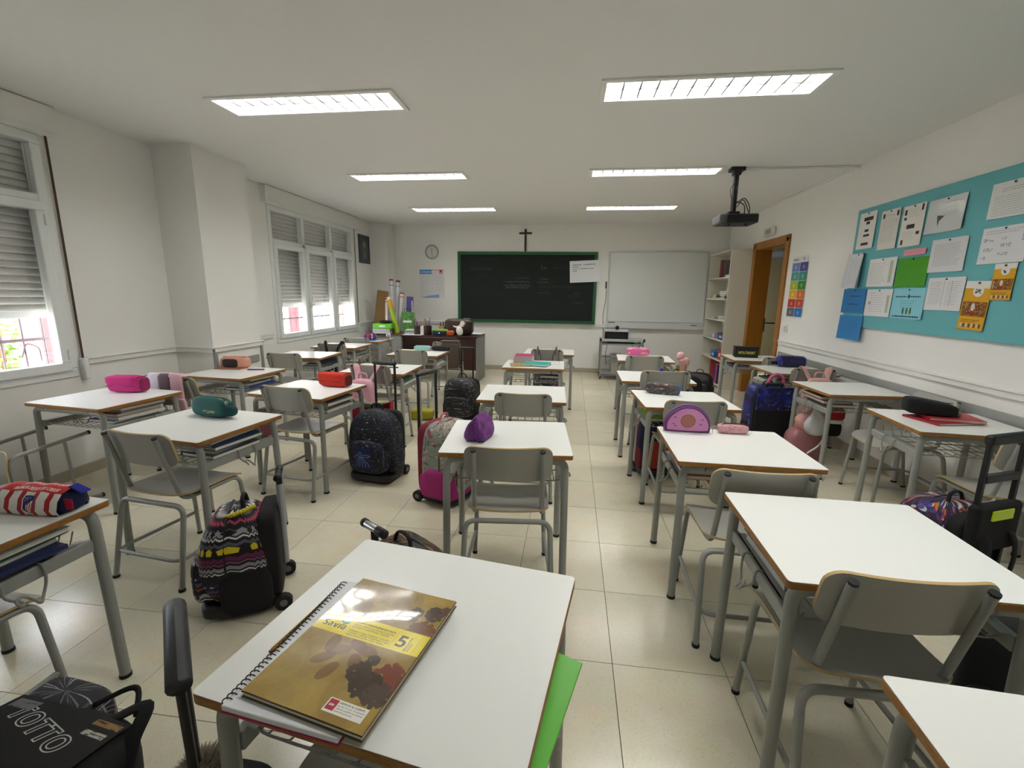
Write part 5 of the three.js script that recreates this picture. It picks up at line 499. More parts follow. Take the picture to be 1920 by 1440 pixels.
{ const p = thing('pencil_case', 'green and navy flat pencil case on the teacher desk', 'pencil case', [-2.06, TY, -6.99]); mesh('body', puff(0.24, 0.09, 0.11, { e: 0.4, f: 0.5 }), cloth('#232c44'), p); mesh('lid', puff(0.24, 0.04, 0.11, { e: 0.4, f: 0.5, warp: (q) => { q.y += 0.06; } }), cloth('#7fae4c'), p); mesh('button', new THREE.SphereGeometry(0.012, 10, 8).translate(0, 0.04, 0.056), M.white, p); }
{ let y = TY; for (const [n, c, w, h, t, tn] of [['white paper stack', '#dcdcd8', 0.32, 0.24, 0.012, 0.2], ['blue folder', '#2f6a9c', 0.32, 0.24, 0.02, 0.1], ['teal folder', '#3f90a0', 0.31, 0.23, 0.014, -0.1], ['cream folder', '#d9d2b8', 0.3, 0.22, 0.012, 0.25]]) { book(`${n} in the low pile left of the pencil pots`, w, h, t, c, [-2.56, y, -7.27], tn); y += t + 0.0005; } }
one('paper_sheet', rbox(0.3, 0.004, 0.21, 0.001), M.paper, 'white sheets hanging over the teacher desk edge', 'paper', [-2.5, TY + 0.0025, -6.98], 0.1);
one('paper_sheet', rbox(0.34, 0.012, 0.26, 0.003), M.paper, 'white papers at the right end of the teacher desk', 'paper', [-1.62, TY + 0.0065, -7.4], -0.1);
// front-left corner: rolled papers, boards, green bags, folders on a low cabinet
{ const c = thing('side_cabinet', 'low grey cabinet in the front window corner', 'cabinet', [-3.08, 0, -7.68]); mesh('body', rbox(0.74, 0.68, 0.5, 0.006, 0, 0.34, 0), col('#8f8f8c', 0.6), c); mesh('top', rbox(0.78, 0.025, 0.54, 0.004, 0, 0.692, 0), col('#6b4a3a', 0.5), c); mesh('door', [rbox(0.36, 0.6, 0.016, 0.003, -0.185, 0.35, 0.256), rbox(0.36, 0.6, 0.016, 0.003, 0.185, 0.35, 0.256)], col('#9a9a96', 0.6), c); }
const CY = 0.705;
{ const lean = (o, z, x) => { o.rotation.order = 'YXZ'; o.rotation.z = z; o.rotation.x = x; return o; };
  lean(one('cork_panel', rbox(0.2, 0.72, 0.025, 0.003, 0, 0.36, 0), M.cardboard, 'brown board leaning in the front window corner', 'board', [-3.36, CY, -7.62]), -0.13, -0.08);
  const rolls = [[-3.19, -7.6, 0.6, '#e6e2e4', '#a04a58', -0.02, 'white paper roll with red ends, short'], [-3.13, -7.72, 0.92, '#dadde2', '#8c3a4c', 0.02, 'tall white paper roll with red end'], [-3.07, -7.74, 0.9, '#cfd3d8', '#7a3a44', -0.04, 'tall pale roll at the back of the corner'], [-3.0, -7.66, 0.7, '#d8d4d6', '#9c4450', -0.1, 'pale roll with a pink band']];
  for (const [x, z, h, c1, c2, rz, l] of rolls) { const r = thing('paper_roll', l, 'paper roll', [x, CY, z]); mesh('sheet', cyl(0.034, 0.034, h, 18, 0, h / 2, 0), col(c1, 0.6), r); mesh('end_band', cyl(0.036, 0.036, 0.03, 18, 0, h - 0.02, 0), col(c2, 0.6), r); mesh('end_band', cyl(0.036, 0.036, 0.012, 18, 0, h * 0.88, 0), col(c2, 0.6), r); lean(r, rz, -0.05); }
  const y = thing('paper_roll', 'yellow and lime printed roll leaning across the corner', 'paper roll', [-2.98, CY, -7.54]); mesh('sheet', cyl(0.036, 0.05, 0.42, 18, 0, 0.21, 0), col('#a9c42c', 0.5), y); mesh('printed_band', cyl(0.036, 0.036, 0.16, 18, 0, 0.5, 0), col('#e0a82c', 0.5), y); mesh('white_end', cyl(0.035, 0.036, 0.05, 18, 0, 0.6, 0), M.white, y); lean(y, 0.24, -0.06);
  lean(one('card_panel', rbox(0.12, 0.62, 0.02, 0.003, 0, 0.31, 0), col('#6a5aa0', 0.7), 'purple card standing behind the green bag', 'card', [-2.87, CY, -7.8]), -0.05, -0.05);
  one('white_rod', cyl(0.008, 0.008, 0.55, 10, 0, 0.275, 0), M.white, 'thin white rod beside the purple card', 'rod', [-2.79, CY, -7.78]);
  const t = canvas(256, 384, (g, W, H) => { const R = rng(66); fillP(g, W, H, '#4f8a3a'); for (let i = 0; i < 90; i++) { g.fillStyle = ['rgba(160,200,120,0.4)', 'rgba(40,80,40,0.4)', 'rgba(200,215,190,0.3)'][i % 3]; g.fillRect(R() * W, R() * H, 10 + R() * 50, 6 + R() * 20); } g.fillStyle = '#dfe6d6'; g.fillRect(30, 150, 190, 40); });
  const b = thing('gift_bag', 'green printed shopping bag on the corner cabinet', 'bag', [-2.8, CY, -7.6], 0.15); mesh('body', rbox(0.2, 0.36, 0.12, 0.01, 0, 0.18, 0), mat('#ffffff', 0.5, { map: t }), b); mesh('handle', [rod([[-0.05, 0.35, 0.06], [-0.05, 0.42, 0.06], [0.05, 0.42, 0.06], [0.05, 0.35, 0.06]], 0.004, 0.03, 6)], M.black, b); mesh('side_panel', rbox(0.012, 0.34, 0.1, 0.002, 0.1, 0.17, 0), col('#8a9a80', 0.6), b);
  let yy = CY; for (const [n, c, t2] of [['purple folder', '#5a5a9c', 0.03], ['blue folder', '#3a6aa8', 0.025], ['lilac folder', '#9a8ac0', 0.025]]) { book(`${n} under the bright green box file`, 0.3, 0.24, t2, c, [-3.2, yy, -7.46], 0.1); yy += t2 + 0.0005; }
  const f = thing('box_file', 'bright green box file on the folder pile', 'box file', [-3.17, yy, -7.46], 0.05); mesh('body', rbox(0.33, 0.085, 0.25, 0.01, 0, 0.043, 0), col('#6cc81e', 0.5), f); mesh('label_plate', box(0.1, 0.03, 0.002, 0, 0.045, 0.126), M.paper, f); one('cloth_pouch', puff(0.22, 0.05, 0.12, { e: 0.6, f: 0.7, warp: wob(0.003, 40) }), M.blackCloth, 'black pouch on the bright green box file', 'pouch', [-3.16, yy + 0.086, -7.47], -0.2);
  one('coffee_cup', [new THREE.LatheGeometry([[0, 0.002], [0.028, 0], [0.036, 0.08], [0.034, 0.08], [0.026, 0.004], [0, 0.004]].map((q) => new THREE.Vector2(...q)), 20)], M.white, 'white cup on the front window desk', 'cup', on('L1f', 0.24, -0.2)); }
// things on the front window desk
{ const p = thing('pencil_case', 'red and blue chequered pencil case on blue paper', 'pencil case', on('L1f', 0.06, 0.06, DHT + 0.003), 0.2); const t = fabricTex(128, 128, (g, W, H) => { fillP(g, W, H, '#7a2a54'); for (let i = 0; i < 4; i++) { g.fillStyle = ['#4a3a8c', '#c0405c', '#d0c0d0', '#34407c'][i]; g.fillRect(i * 32, 0, 18, H); g.fillStyle = 'rgba(40,30,90,0.4)'; g.fillRect(0, i * 32, W, 10); } }, [8, 8]); mesh('body', puff(0.19, 0.1, 0.11, { e: 0.5, f: 0.6 }), mat('#ffffff', 0.6, { map: t }), p); zip(0.15, [0, 0.1, 0], p); one('paper_sheet', rbox(0.3, 0.002, 0.21, 0.0008), col('#3f78c8', 0.6), 'blue paper under the chequered pencil case', 'paper', on('L1f', 0.02, 0.1, DHT + 0.001), 0.1); one('paper_sheet', rbox(0.3, 0.002, 0.21, 0.0008), col('#a8acb0', 0.6), 'grey paper at the front of the window corner desk', 'paper', on('L1f', 0.02, -0.16, DHT + 0.001), 0); let y = DHT; for (const [n, c] of [['brown', '#5a2a28'], ['dark', '#2a2a30']]) { book(`${n} notebook at the right end of the front window desk`, 0.2, 0.16, 0.015, c, on('L1f', 0.2, -0.07, y + 0.002), 0.3); y += 0.016; } }

// ---------------------------------------------------------------- school bags
function schoolBag(name, label, pos, turn, o) {
  const { w, h, d } = o, b = thing(name, label, o.cat ?? 'backpack', pos, turn); const y0 = o.wheels ? 0.035 : 0;
  const S = o.round ?? 0.5, wv = wob(o.wrinkle ?? 0.002, 22);
  mesh('body', puff(w, h, d, { e: 0.42, f: S, warp: (p) => { p.y += y0; wv(p); p.z *= 1.04 - 0.18 * Math.pow(p.y / h, 2); } }), o.body, b);
  if (o.pocket) { const pk = mesh('front_pocket', puff(w * 0.82, h * 0.5, d * 0.42, { e: 0.4, f: 0.5, warp: (p) => { p.y += y0 + h * 0.09; p.z += d * 0.38; } }), o.pocket, b); mesh('zipper', smooth([[-w * 0.39, y0 + h * 0.24, d * 0.53], [-w * 0.38, y0 + h * 0.48, d * 0.52], [-w * 0.2, y0 + h * 0.57, d * 0.5], [w * 0.2, y0 + h * 0.57, d * 0.5], [w * 0.38, y0 + h * 0.48, d * 0.52], [w * 0.39, y0 + h * 0.24, d * 0.53]], 0.004, 6, 30), o.piping ?? M.black, pk); }
  if (o.pocket2) mesh('lower_pocket', puff(w * 0.7, h * 0.3, d * 0.3, { e: 0.4, f: 0.5, warp: (p) => { p.y += y0 + h * 0.1; p.z += d * 0.5; } }), o.pocket2, b);
  mesh('main_zipper', smooth([[-w * 0.48, y0 + h * 0.2, d * 0.12], [-w * 0.47, y0 + h * 0.7, d * 0.12], [-w * 0.3, y0 + h * 0.95, d * 0.08], [0, y0 + h * 1.0, d * 0.06], [w * 0.3, y0 + h * 0.95, d * 0.08], [w * 0.47, y0 + h * 0.7, d * 0.12], [w * 0.48, y0 + h * 0.2, d * 0.12]], 0.005, 6, 40), o.piping ?? M.black, b);
  if (o.sides !== false) for (const s of [-1, 1]) mesh('side_pocket', puff(d * 0.25, h * 0.34, d * 0.6, { e: 0.5, f: 0.5, warp: (p) => { p.x += s * w * 0.47; p.y += y0 + h * 0.08; } }), o.side ?? o.body, b);
  mesh('grab_handle', smooth([[-0.05, y0 + h * 0.97, -d * 0.12], [-0.035, y0 + h + 0.03, -d * 0.1], [0, y0 + h + 0.042, -d * 0.1], [0.035, y0 + h + 0.03, -d * 0.1], [0.05, y0 + h * 0.97, -d * 0.12]], 0.009, 8, 20, 0.6), o.grab ?? M.blackCloth, b);
  if (o.back) mesh('back_panel', puff(w * 0.92, h * 0.94, d * 0.28, { e: 0.35, f: 0.35, warp: (p) => { p.y += y0 + 0.01; p.z -= d * 0.42; } }), o.back, b);
  if (o.straps) for (const s of [-1, 1]) mesh('shoulder_strap', smooth([[s * w * 0.2, y0 + h * 0.9, -d * 0.45], [s * w * 0.26, y0 + h * 0.8, -d * 0.72], [s * w * 0.3, y0 + h * 0.4, -d * 0.75], [s * w * 0.36, y0 + h * 0.1, -d * 0.5]], 0.026, 8, 20, 0.3), o.straps, b);
  if (o.wheels) { mesh('base', puff(w * 0.96, 0.07, d * 1.02, { e: 0.35, f: 0.45, warp: (p) => { p.y += 0.012; } }), M.black, b); for (const s of [-1, 1]) { const wl = mesh('wheel', cyl(0.036, 0.036, 0.028, 20).rotateZ(Math.PI / 2).translate(s * (w * 0.44), 0.036, -d * 0.55), M.rubber, b); mesh('hub', cyl(0.016, 0.016, 0.031, 14).rotateZ(Math.PI / 2).translate(s * (w * 0.44), 0.036, -d * 0.55), col('#6d6d70', 0.4), wl); } }
  if (o.handle) { const { top, hw = 0.075, kind = 'frame', m = M.black, tw = 0.014 } = o.handle, z = -d * 0.58; const hd = new THREE.Group(); hd.name = 'trolley_handle'; b.add(hd);
    if (kind === 'frame') { mesh('tube', rbox(tw, top - 0.1, 0.018, 0.004, -hw, (top + 0.1) / 2, z), m, hd); mesh('tube', rbox(tw, top - 0.1, 0.018, 0.004, hw, (top + 0.1) / 2, z), m, hd); mesh('grip', rbox(hw * 2 + tw + 0.012, tw * 2, 0.034, 0.012, 0, top, z), m, hd); }
    else { mesh('tube', rod([[0, 0.15, z], [0, top - 0.05, z]], 0.015, 0, 12), o.handle.tube ?? col('#a8a9a8', 0.35), hd); mesh('collar', rod([[0, top - 0.07, z], [0, top, z]], 0.013, 0, 10), M.black, hd); mesh('grip', rod([[-0.055, top, z], [0.055, top, z]], 0.014, 0, 12), o.handle.grip ?? M.steel, hd); mesh('grip_end', rod([[-0.062, top, z], [-0.02, top, z]], 0.016, 0, 12), M.black, hd); mesh('grip_end', rod([[0.05, top, z], [0.066, top, z]], 0.0155, 0, 12), M.black, hd); } }
  return b;
}
const patt = (w, h, draw, rep, rough = 0.75) => mat('#ffffff', rough, { map: fabricTex(w, h, draw, rep), bumpMap: weave, bumpScale: 0.0004 });
const chevron = patt(256, 512, (g, W, H) => { fillP(g, W, H, '#17161a'); const zig = (y, h, c, dy = 14) => { g.fillStyle = c; g.beginPath(); g.moveTo(0, y); for (let x = 0; x <= W; x += 16) g.lineTo(x, y + ((x / 16) % 2 ? dy : 0)); for (let x = W; x >= 0; x -= 16) g.lineTo(x, y + h + ((x / 16) % 2 ? dy : 0)); g.fill(); };
  for (const [y, h, c] of [[10, 26, '#9a98a0'], [44, 10, '#d8d6d4'], [72, 18, '#5c5a66'], [150, 24, '#6c2448'], [182, 10, '#8c4a74'], [206, 22, '#8a8890'], [238, 10, '#d0cfd0'], [310, 16, '#2c2c6c'], [345, 22, '#5c4a6c'], [380, 12, '#8c5426'], [420, 24, '#a09ea6'], [455, 10, '#d6d4d2'], [484, 12, '#b03a5c']]) zig(y, h, c);
  for (let x = 0; x < W; x += 64) { g.fillStyle = '#d9c11c'; g.beginPath(); g.moveTo(x + 32, 96); g.lineTo(x + 54, 112); g.lineTo(x + 50, 138); g.lineTo(x + 14, 138); g.lineTo(x + 10, 112); g.fill(); g.fillStyle = '#0c0c0e'; for (const y of [30, 262, 440]) { g.beginPath(); g.moveTo(x + 32, y - 18); g.lineTo(x + 52, y); g.lineTo(x + 32, y + 18); g.lineTo(x + 12, y); g.fill(); } g.fillStyle = '#e6e4e6'; g.fillRect(x + 20, 326, 24, 8); } }, [4, 2.6]);
{ const b = schoolBag('trolley_backpack', 'black trolley backpack with colourful chevron pattern and yellow beads', [-1.43, 0, -1.68], -1.05, { w: 0.31, h: 0.43, d: 0.3, body: chevron, pocket: chevron, side: M.blackCloth, back: M.blackCloth, wheels: true, round: 0.78, handle: { top: 0.585, kind: 'T', grip: M.black }, sides: false });
  mesh('side_panel', puff(0.06, 0.2, 0.2, { e: 0.45, f: 0.5, warp: (p) => { p.x += 0.135; p.y += 0.02; p.z -= 0.03; } }), M.blackCloth, b);
  const bd = []; for (let i = 0; i < 12; i++) { const t = i / 11; bd.push(new THREE.SphereGeometry(0.0105, 8, 6).translate(0.04 + 0.05 * Math.sin(t * 3), 0.46 - 0.03 * t + 0.015 * Math.sin(t * 3.1), -0.07 + 0.12 * t)); } mesh('bead_string', bd, col('#c8b81e', 0.4), b); }
const splat = patt(512, 512, (g, W, H) => { const R = rng(101); fillP(g, W, H, '#0e0f14'); for (let i = 0; i < 60; i++) { g.fillStyle = 'rgba(20,40,90,0.18)'; g.beginPath(); g.ellipse(R() * W, R() * H, 20 + R() * 50, 14 + R() * 40, R() * 3, 0, 7); g.fill(); } for (let i = 0; i < 900; i++) { g.fillStyle = ['#5a6a80', '#8a8c90', '#2a4a7c', '#6a6a50', '#b8bcc0'][i % 5]; g.globalAlpha = 0.4 + R() * 0.6; g.beginPath(); g.arc(R() * W, R() * H, 0.8 + R() * R() * 7, 0, 7); g.fill(); } g.globalAlpha = 1; }, [3, 3]);
const octo = patt(512, 340, (g, W, H) => { fillP(g, W, H, '#141c4c'); g.strokeStyle = '#7fa0d0'; g.lineWidth = 7; g.beginPath(); g.ellipse(230, 110, 22, 38, 0, 0, 7); g.stroke(); for (let i = 0; i < 5; i++) { g.beginPath(); g.moveTo(200 + i * 18, 150); g.bezierCurveTo(170 + i * 30, 200, 200 + i * 40, 230, 160 + i * 55, 310); g.stroke(); } g.beginPath(); g.moveTo(250, 120); g.bezierCurveTo(320, 110, 350, 120, 390, 130); g.bezierCurveTo(380, 160, 320, 150, 255, 145); g.stroke(); g.beginPath(); g.moveTo(200, 120); g.bezierCurveTo(150, 130, 130, 150, 130, 180); g.stroke(); }, [1, 1]);
{ const b = schoolBag('trolley_backpack', 'dark paint-splatter trolley backpack with an octopus outline', [-1.42, 0, -3.1], -0.16, { w: 0.36, h: 0.5, d: 0.26, body: splat, pocket: splat, side: splat, back: M.blackCloth, wheels: true, straps: M.blackCloth, round: 0.72, handle: { top: 0.86, hw: 0.085 }, piping: col('#4a4c54', 0.5) });
  const pl = new THREE.PlaneGeometry(0.24, 0.16, 12, 6), pp = pl.attributes.position; for (let i = 0; i < pp.count; i++) pp.setZ(i, -3.2 * pp.getX(i) * pp.getX(i)); pl.computeVertexNormals(); pl.rotateX(-0.02).translate(-0.02, 0.21, 0.166); mesh('octopus_print', pl, Object.assign(octo, { side: THREE.DoubleSide }), b); }
const floral = patt(512, 512, (g, W, H) => { const R = rng(71); fillP(g, W, H, '#8f9c8c'); for (let i = 0; i < 260; i++) { g.fillStyle = ['#b8c2b0', '#6f8478', '#c07a86', '#a54a5c', '#d9b8b4', '#58706a', '#8a3848'][i % 7]; g.globalAlpha = 0.8; g.beginPath(); g.ellipse(R() * W, R() * H, 6 + R() * 20, 4 + R() * 12, R() * 3, 0, 7); g.fill(); } g.globalAlpha = 1; }, [3.2, 3.2]);
{ const b = schoolBag('trolley_backpack', 'floral mint trolley backpack with magenta base and fish charm', [-0.80, 0, -2.86], 1.25, { w: 0.32, h: 0.52, d: 0.28, body: floral, pocket: floral, side: cloth('#b0307c'), back: cloth('#7c1c34'), wheels: true, round: 0.5, handle: { top: 0.86, hw: 0.1 }, piping: cloth('#5c1c34'), grab: cloth('#c86a7c') });
  mesh('magenta_panel', puff(0.34, 0.2, 0.3, { e: 0.4, f: 0.4, warp: (p) => { p.y += 0.03; } }), cloth('#b02c80'), b);
  const ch = mesh('charm', [new THREE.SphereGeometry(0.042, 18, 12).scale(1, 1, 0.6).translate(0.16, 0.2, -0.02)], mat('#d8d8cc', 0.4), b); ch.rotation.y = 0; mesh('charm_tail', puff(0.05, 0.05, 0.012, { e: 0.8, f: 0.9, warp: (p) => { p.x += 0.172; p.y += 0.11; } }), mat('#c8cac8', 0.3), ch); mesh('ring', new THREE.TorusGeometry(0.018, 0.002, 6, 18).rotateY(1.4).translate(0.175, 0.255, -0.02), col('#c8a878', 0.35), ch); }
const camo = patt(512, 512, (g, W, H) => { const R = rng(131); fillP(g, W, H, '#0c0c10'); for (let i = 0; i < 170; i++) { g.fillStyle = ['#4a4a54', '#9a9aa2', '#1c1c24', '#d0d0d6', '#000000', '#66666e'][i % 6]; g.globalAlpha = 0.9; const x = R() * W, y = R() * H; g.beginPath(); g.moveTo(x, y); g.quadraticCurveTo(x + 20 + R() * 30, y + R() * 14, x + 40 + R() * 30, y - 6 + R() * 18); g.quadraticCurveTo(x + 20, y + 12, x, y + 6); g.fill(); } g.globalAlpha = 1; }, [3.2, 3.2], 0.5);
schoolBag('trolley_backpack', 'black and silver camouflage trolley backpack in the middle aisle', [-1.16, 0, -4.72], -0.2, { w: 0.36, h: 0.46, d: 0.26, body: camo, pocket: camo, side: M.blackCloth, back: M.blackCloth, wheels: true, straps: M.blackCloth, round: 0.6, handle: { top: 0.8, hw: 0.07 } });
{ const gm = mat('#ffffff', 0.5, { map: galaxy(17, [2.2, 2.2]) }); const b = schoolBag('trolley_backpack', 'blue galaxy and black trolley backpack with a pink grab handle', [1.80, 0, -4.36], 3.3, { w: 0.34, h: 0.57, d: 0.2, body: gm, pocket: gm, side: M.blackCloth, back: M.blackCloth, wheels: true, round: 0.32, handle: { top: 0.63, hw: 0.07 } });
  mesh('black_panel', rbox(0.325, 0.36, 0.02, 0.008, 0, 0.22, -0.145), M.blackCloth, b); mesh('upper_panel', rbox(0.325, 0.21, 0.02, 0.008, 0, 0.5, -0.14), mat('#ffffff', 0.5, { map: galaxy(23, [1, 0.7]) }), b); mesh('pink_handle', smooth([[-0.13, 0.6, -0.04], [-0.11, 0.68, -0.05], [-0.05, 0.71, -0.05], [0.0, 0.68, -0.05], [0.02, 0.62, -0.04]], 0.014, 8), cloth('#d9668c'), b); }
schoolBag('trolley_backpack', 'red and navy trolley backpack under the dark floral case desk', [0.70, 0, -3.52], 0.3, { w: 0.3, h: 0.46, d: 0.17, body: cloth('#141a38'), pocket: cloth('#a83a2c'), side: cloth('#7c2434'), back: cloth('#8c2c34'), wheels: true, round: 0.5, piping: cloth('#2a1418') });
{ const orange = patt(256, 256, (g, W, H) => { const R = rng(141); fillP(g, W, H, '#16110e'); for (let i = 0; i < 150; i++) { g.fillStyle = ['#b0522c', '#3a3a1c', '#7c2c1c', '#8c7a2c', '#0c0c0a', '#c07a3c'][i % 6]; g.globalAlpha = 0.8; g.beginPath(); g.ellipse(R() * W, R() * H, 5 + R() * 12, 3 + R() * 8, R() * 3, 0, 7); g.fill(); } g.globalAlpha = 1; }, [5, 5], 0.5); schoolBag('trolley_backpack', 'dark orange-leaf trolley backpack behind the foreground desk', [-0.56, 0, -1.46], 2.55, { w: 0.34, h: 0.46, d: 0.24, body: orange, pocket: orange, back: col('#4c5048', 0.8), side: M.blackCloth, wheels: true, round: 0.6, handle: { top: 0.6, kind: 'T', hw: 0.05 } }); }
{ const comic = patt(256, 256, (g, W, H) => { const R = rng(151); fillP(g, W, H, '#1c1830'); for (let i = 0; i < 140; i++) { g.fillStyle = ['#a02030', '#3a2a80', '#c8742c', '#d0d0d4', '#2a2a60', '#7c1828'][i % 6]; g.globalAlpha = 0.85; g.beginPath(); g.ellipse(R() * W, R() * H, 6 + R() * 16, 4 + R() * 10, R() * 3, 0, 7); g.fill(); } g.globalAlpha = 1; }, [5, 5]); const b = schoolBag('trolley_backpack', 'multicoloured trolley backpack with black frame and yellow reflector at the right edge', [1.75, 0, -2.2], 3.55, { w: 0.34, h: 0.46, d: 0.28, body: comic, pocket: comic, side: M.blackCloth, back: M.blackCloth, wheels: true, round: 0.5, handle: { top: 0.83, hw: 0.11, tw: 0.022 }, straps: M.blackCloth });
  mesh('reflector', rbox(0.13, 0.045, 0.008, 0.003, 0, 0.505, -0.198), col('#d6ee1c', 0.4), b); mesh('upper_frame', rbox(0.22, 0.035, 0.03, 0.008, 0, 0.66, -0.162), M.black, b); mesh('frame_cover', rbox(0.28, 0.22, 0.05, 0.02, 0, 0.44, -0.17), M.blackCloth, b); }
schoolBag('backpack', 'black backpack standing under the right side of the large empty desk', [1.42, 0, -1.32], -0.9, { w: 0.36, h: 0.46, d: 0.26, body: M.blackCloth, pocket: M.blackCloth, back: M.blackCloth, round: 0.55, piping: col('#3a3a40', 0.6), straps: M.blackCloth });
// black bag with white letters lying at the lower left
{ const t = canvas(512, 512, (g, W, H) => { const R = rng(161); fillP(g, W, H, '#08080a'); g.strokeStyle = '#b8b8b4'; g.lineWidth = 5; g.font = 'bold 110px sans-serif'; g.save(); g.translate(70, 110); g.rotate(0.3); g.strokeText('TOTTO', 0, 0); g.restore(); for (const [x, y, w, h, c] of [[390, 20, 110, 30, '#8a6a3c'], [400, 75, 90, 26, '#a8a49a'], [60, 250, 130, 80, '#5a8a94'], [230, 300, 40, 60, '#a8a43c'], [20, 20, 110, 50, '#6a6a70']]) { g.fillStyle = c; g.fillRect(x, y, w, h); for (let i = 0; i < 12; i++) { g.fillStyle = 'rgba(10,10,12,0.6)'; g.fillRect(x + R() * w, y + R() * h, R() * 26, R() * 8); } } });
  const b = thing('backpack', 'black backpack with white outlined letters lying at the lower left', 'backpack', [-1.36, 0, -0.75], -0.1); mesh('body', puff(0.47, 0.25, 0.4, { e: 0.45, f: 0.45, warp: (p) => { wob(0.004, 20)(p); p.y *= 1.0 + p.z * 0.5; } }), M.blackCloth, b); const top = new THREE.PlaneGeometry(0.4, 0.32, 12, 12).rotateX(-Math.PI / 2), tp = top.attributes.position; for (let i = 0; i < tp.count; i++) { const x = tp.getX(i), z = tp.getZ(i); tp.setY(i, (0.256 - 1.1 * Math.pow(Math.abs(x), 3.2) - 2.2 * Math.pow(Math.abs(z), 3)) * (1 + z * 0.5)); } top.computeVertexNormals(); mesh('printed_panel', top, mat('#ffffff', 0.8, { map: t }), b);
  const grey = patt(256, 256, (g, W, H) => { const R = rng(4); fillP(g, W, H, '#2a2a2e'); g.lineWidth = 6; for (let i = 0; i < 40; i++) { g.strokeStyle = ['#77777c', '#a4a4a8', '#4c4c58'][i % 3]; g.beginPath(); g.moveTo(R() * W, R() * H); g.lineTo(R() * W, R() * H); g.stroke(); } }, [6, 6]); mesh('side_pocket', puff(0.26, 0.18, 0.12, { e: 0.5, f: 0.5, warp: (p) => { p.x -= 0.1; p.z -= 0.2; p.y += 0.04; } }), grey, b); mesh('strap', [smooth([[0.1, 0.2, -0.16], [0.2, 0.24, -0.2], [0.225, 0.2, -0.14], [0.23, 0.12, -0.1]], 0.02, 8, 20, 0.35), smooth([[0.22, 0.1, 0.05], [0.29, 0.08, 0.08], [0.23, 0.04, 0.14]], 0.018, 8, 16, 0.4), smooth([[0.02, 0.21, -0.19], [0.1, 0.23, -0.25], [0.16, 0.2, -0.2]], 0.008, 6, 16)], M.blackCloth, b); mesh('buckle', rbox(0.05, 0.02, 0.035, 0.005, 0.27, 0.075, 0.08), M.black, b); }
// trolley frame with a furry pompom at lower left of the foreground desk
{ const b = schoolBag('trolley_backpack', 'low grey trolley bag with a tall black handle beside the foreground desk', [-0.80, 0, -0.76], 0, { w: 0.24, h: 0.2, d: 0.16, body: col('#55534e', 0.9), back: M.blackCloth, wheels: true, sides: false });
  const hd = new THREE.Group(); hd.name = 'trolley_handle'; b.add(hd); const H2 = (x, y, z) => [x + 0.8, y, z + 0.76];
  mesh('tube', rod([H2(-0.805, 0.14, -0.745), H2(-0.80, 0.69, -0.74)], 0.009, 0, 8), M.black, hd); mesh('tube', rod([H2(-0.74, 0.14, -0.68), H2(-0.71, 0.67, -0.645)], 0.009, 0, 8), M.black, hd);
  mesh('grip', rod([H2(-0.825, 0.715, -0.765), H2(-0.76, 0.712, -0.7), H2(-0.675, 0.685, -0.612)], 0.021, 0.05, 12), col('#2b2c2e', 0.45), hd); mesh('grip_socket', rod([H2(-0.815, 0.68, -0.755), H2(-0.7, 0.662, -0.635)], 0.014, 0.01, 8), M.black, hd);
  const R = rng(171), fur = [], base = new THREE.SphereGeometry(0.052, 16, 12); const hair = []; for (let i = 0; i < 1600; i++) { const u = R() * 2 - 1, a = R() * 6.283, s = Math.sqrt(1 - u * u), n = V3(s * Math.cos(a), u, s * Math.sin(a)), l = 0.016 + R() * 0.012; const g = new THREE.ConeGeometry(0.0022, l, 3).translate(0, l / 2, 0); g.applyQuaternion(new THREE.Quaternion().setFromUnitVectors(V3(0, 1, 0), n.clone().add(V3((R() - 0.5) * 0.7, -0.2 + (R() - 0.5) * 0.5, (R() - 0.5) * 0.7)).normalize())).translate(n.x * 0.05, n.y * 0.05, n.z * 0.05); hair.push(g); }
  const p = thing('fur_pompom', 'fluffy beige fur pompom hanging on the tall black handle', 'pompom', [-0.80, 0.285, -0.745]); mesh('core', base, col('#8a8070', 0.95), p); const f = mesh('fur', hair, col('#a39a88', 0.95), p); f.userData.kind = 'stuff'; mesh('loop', rod([[0, 0.05, 0], [0, 0.1, 0.0]], 0.003, 0, 6), M.black, p); }
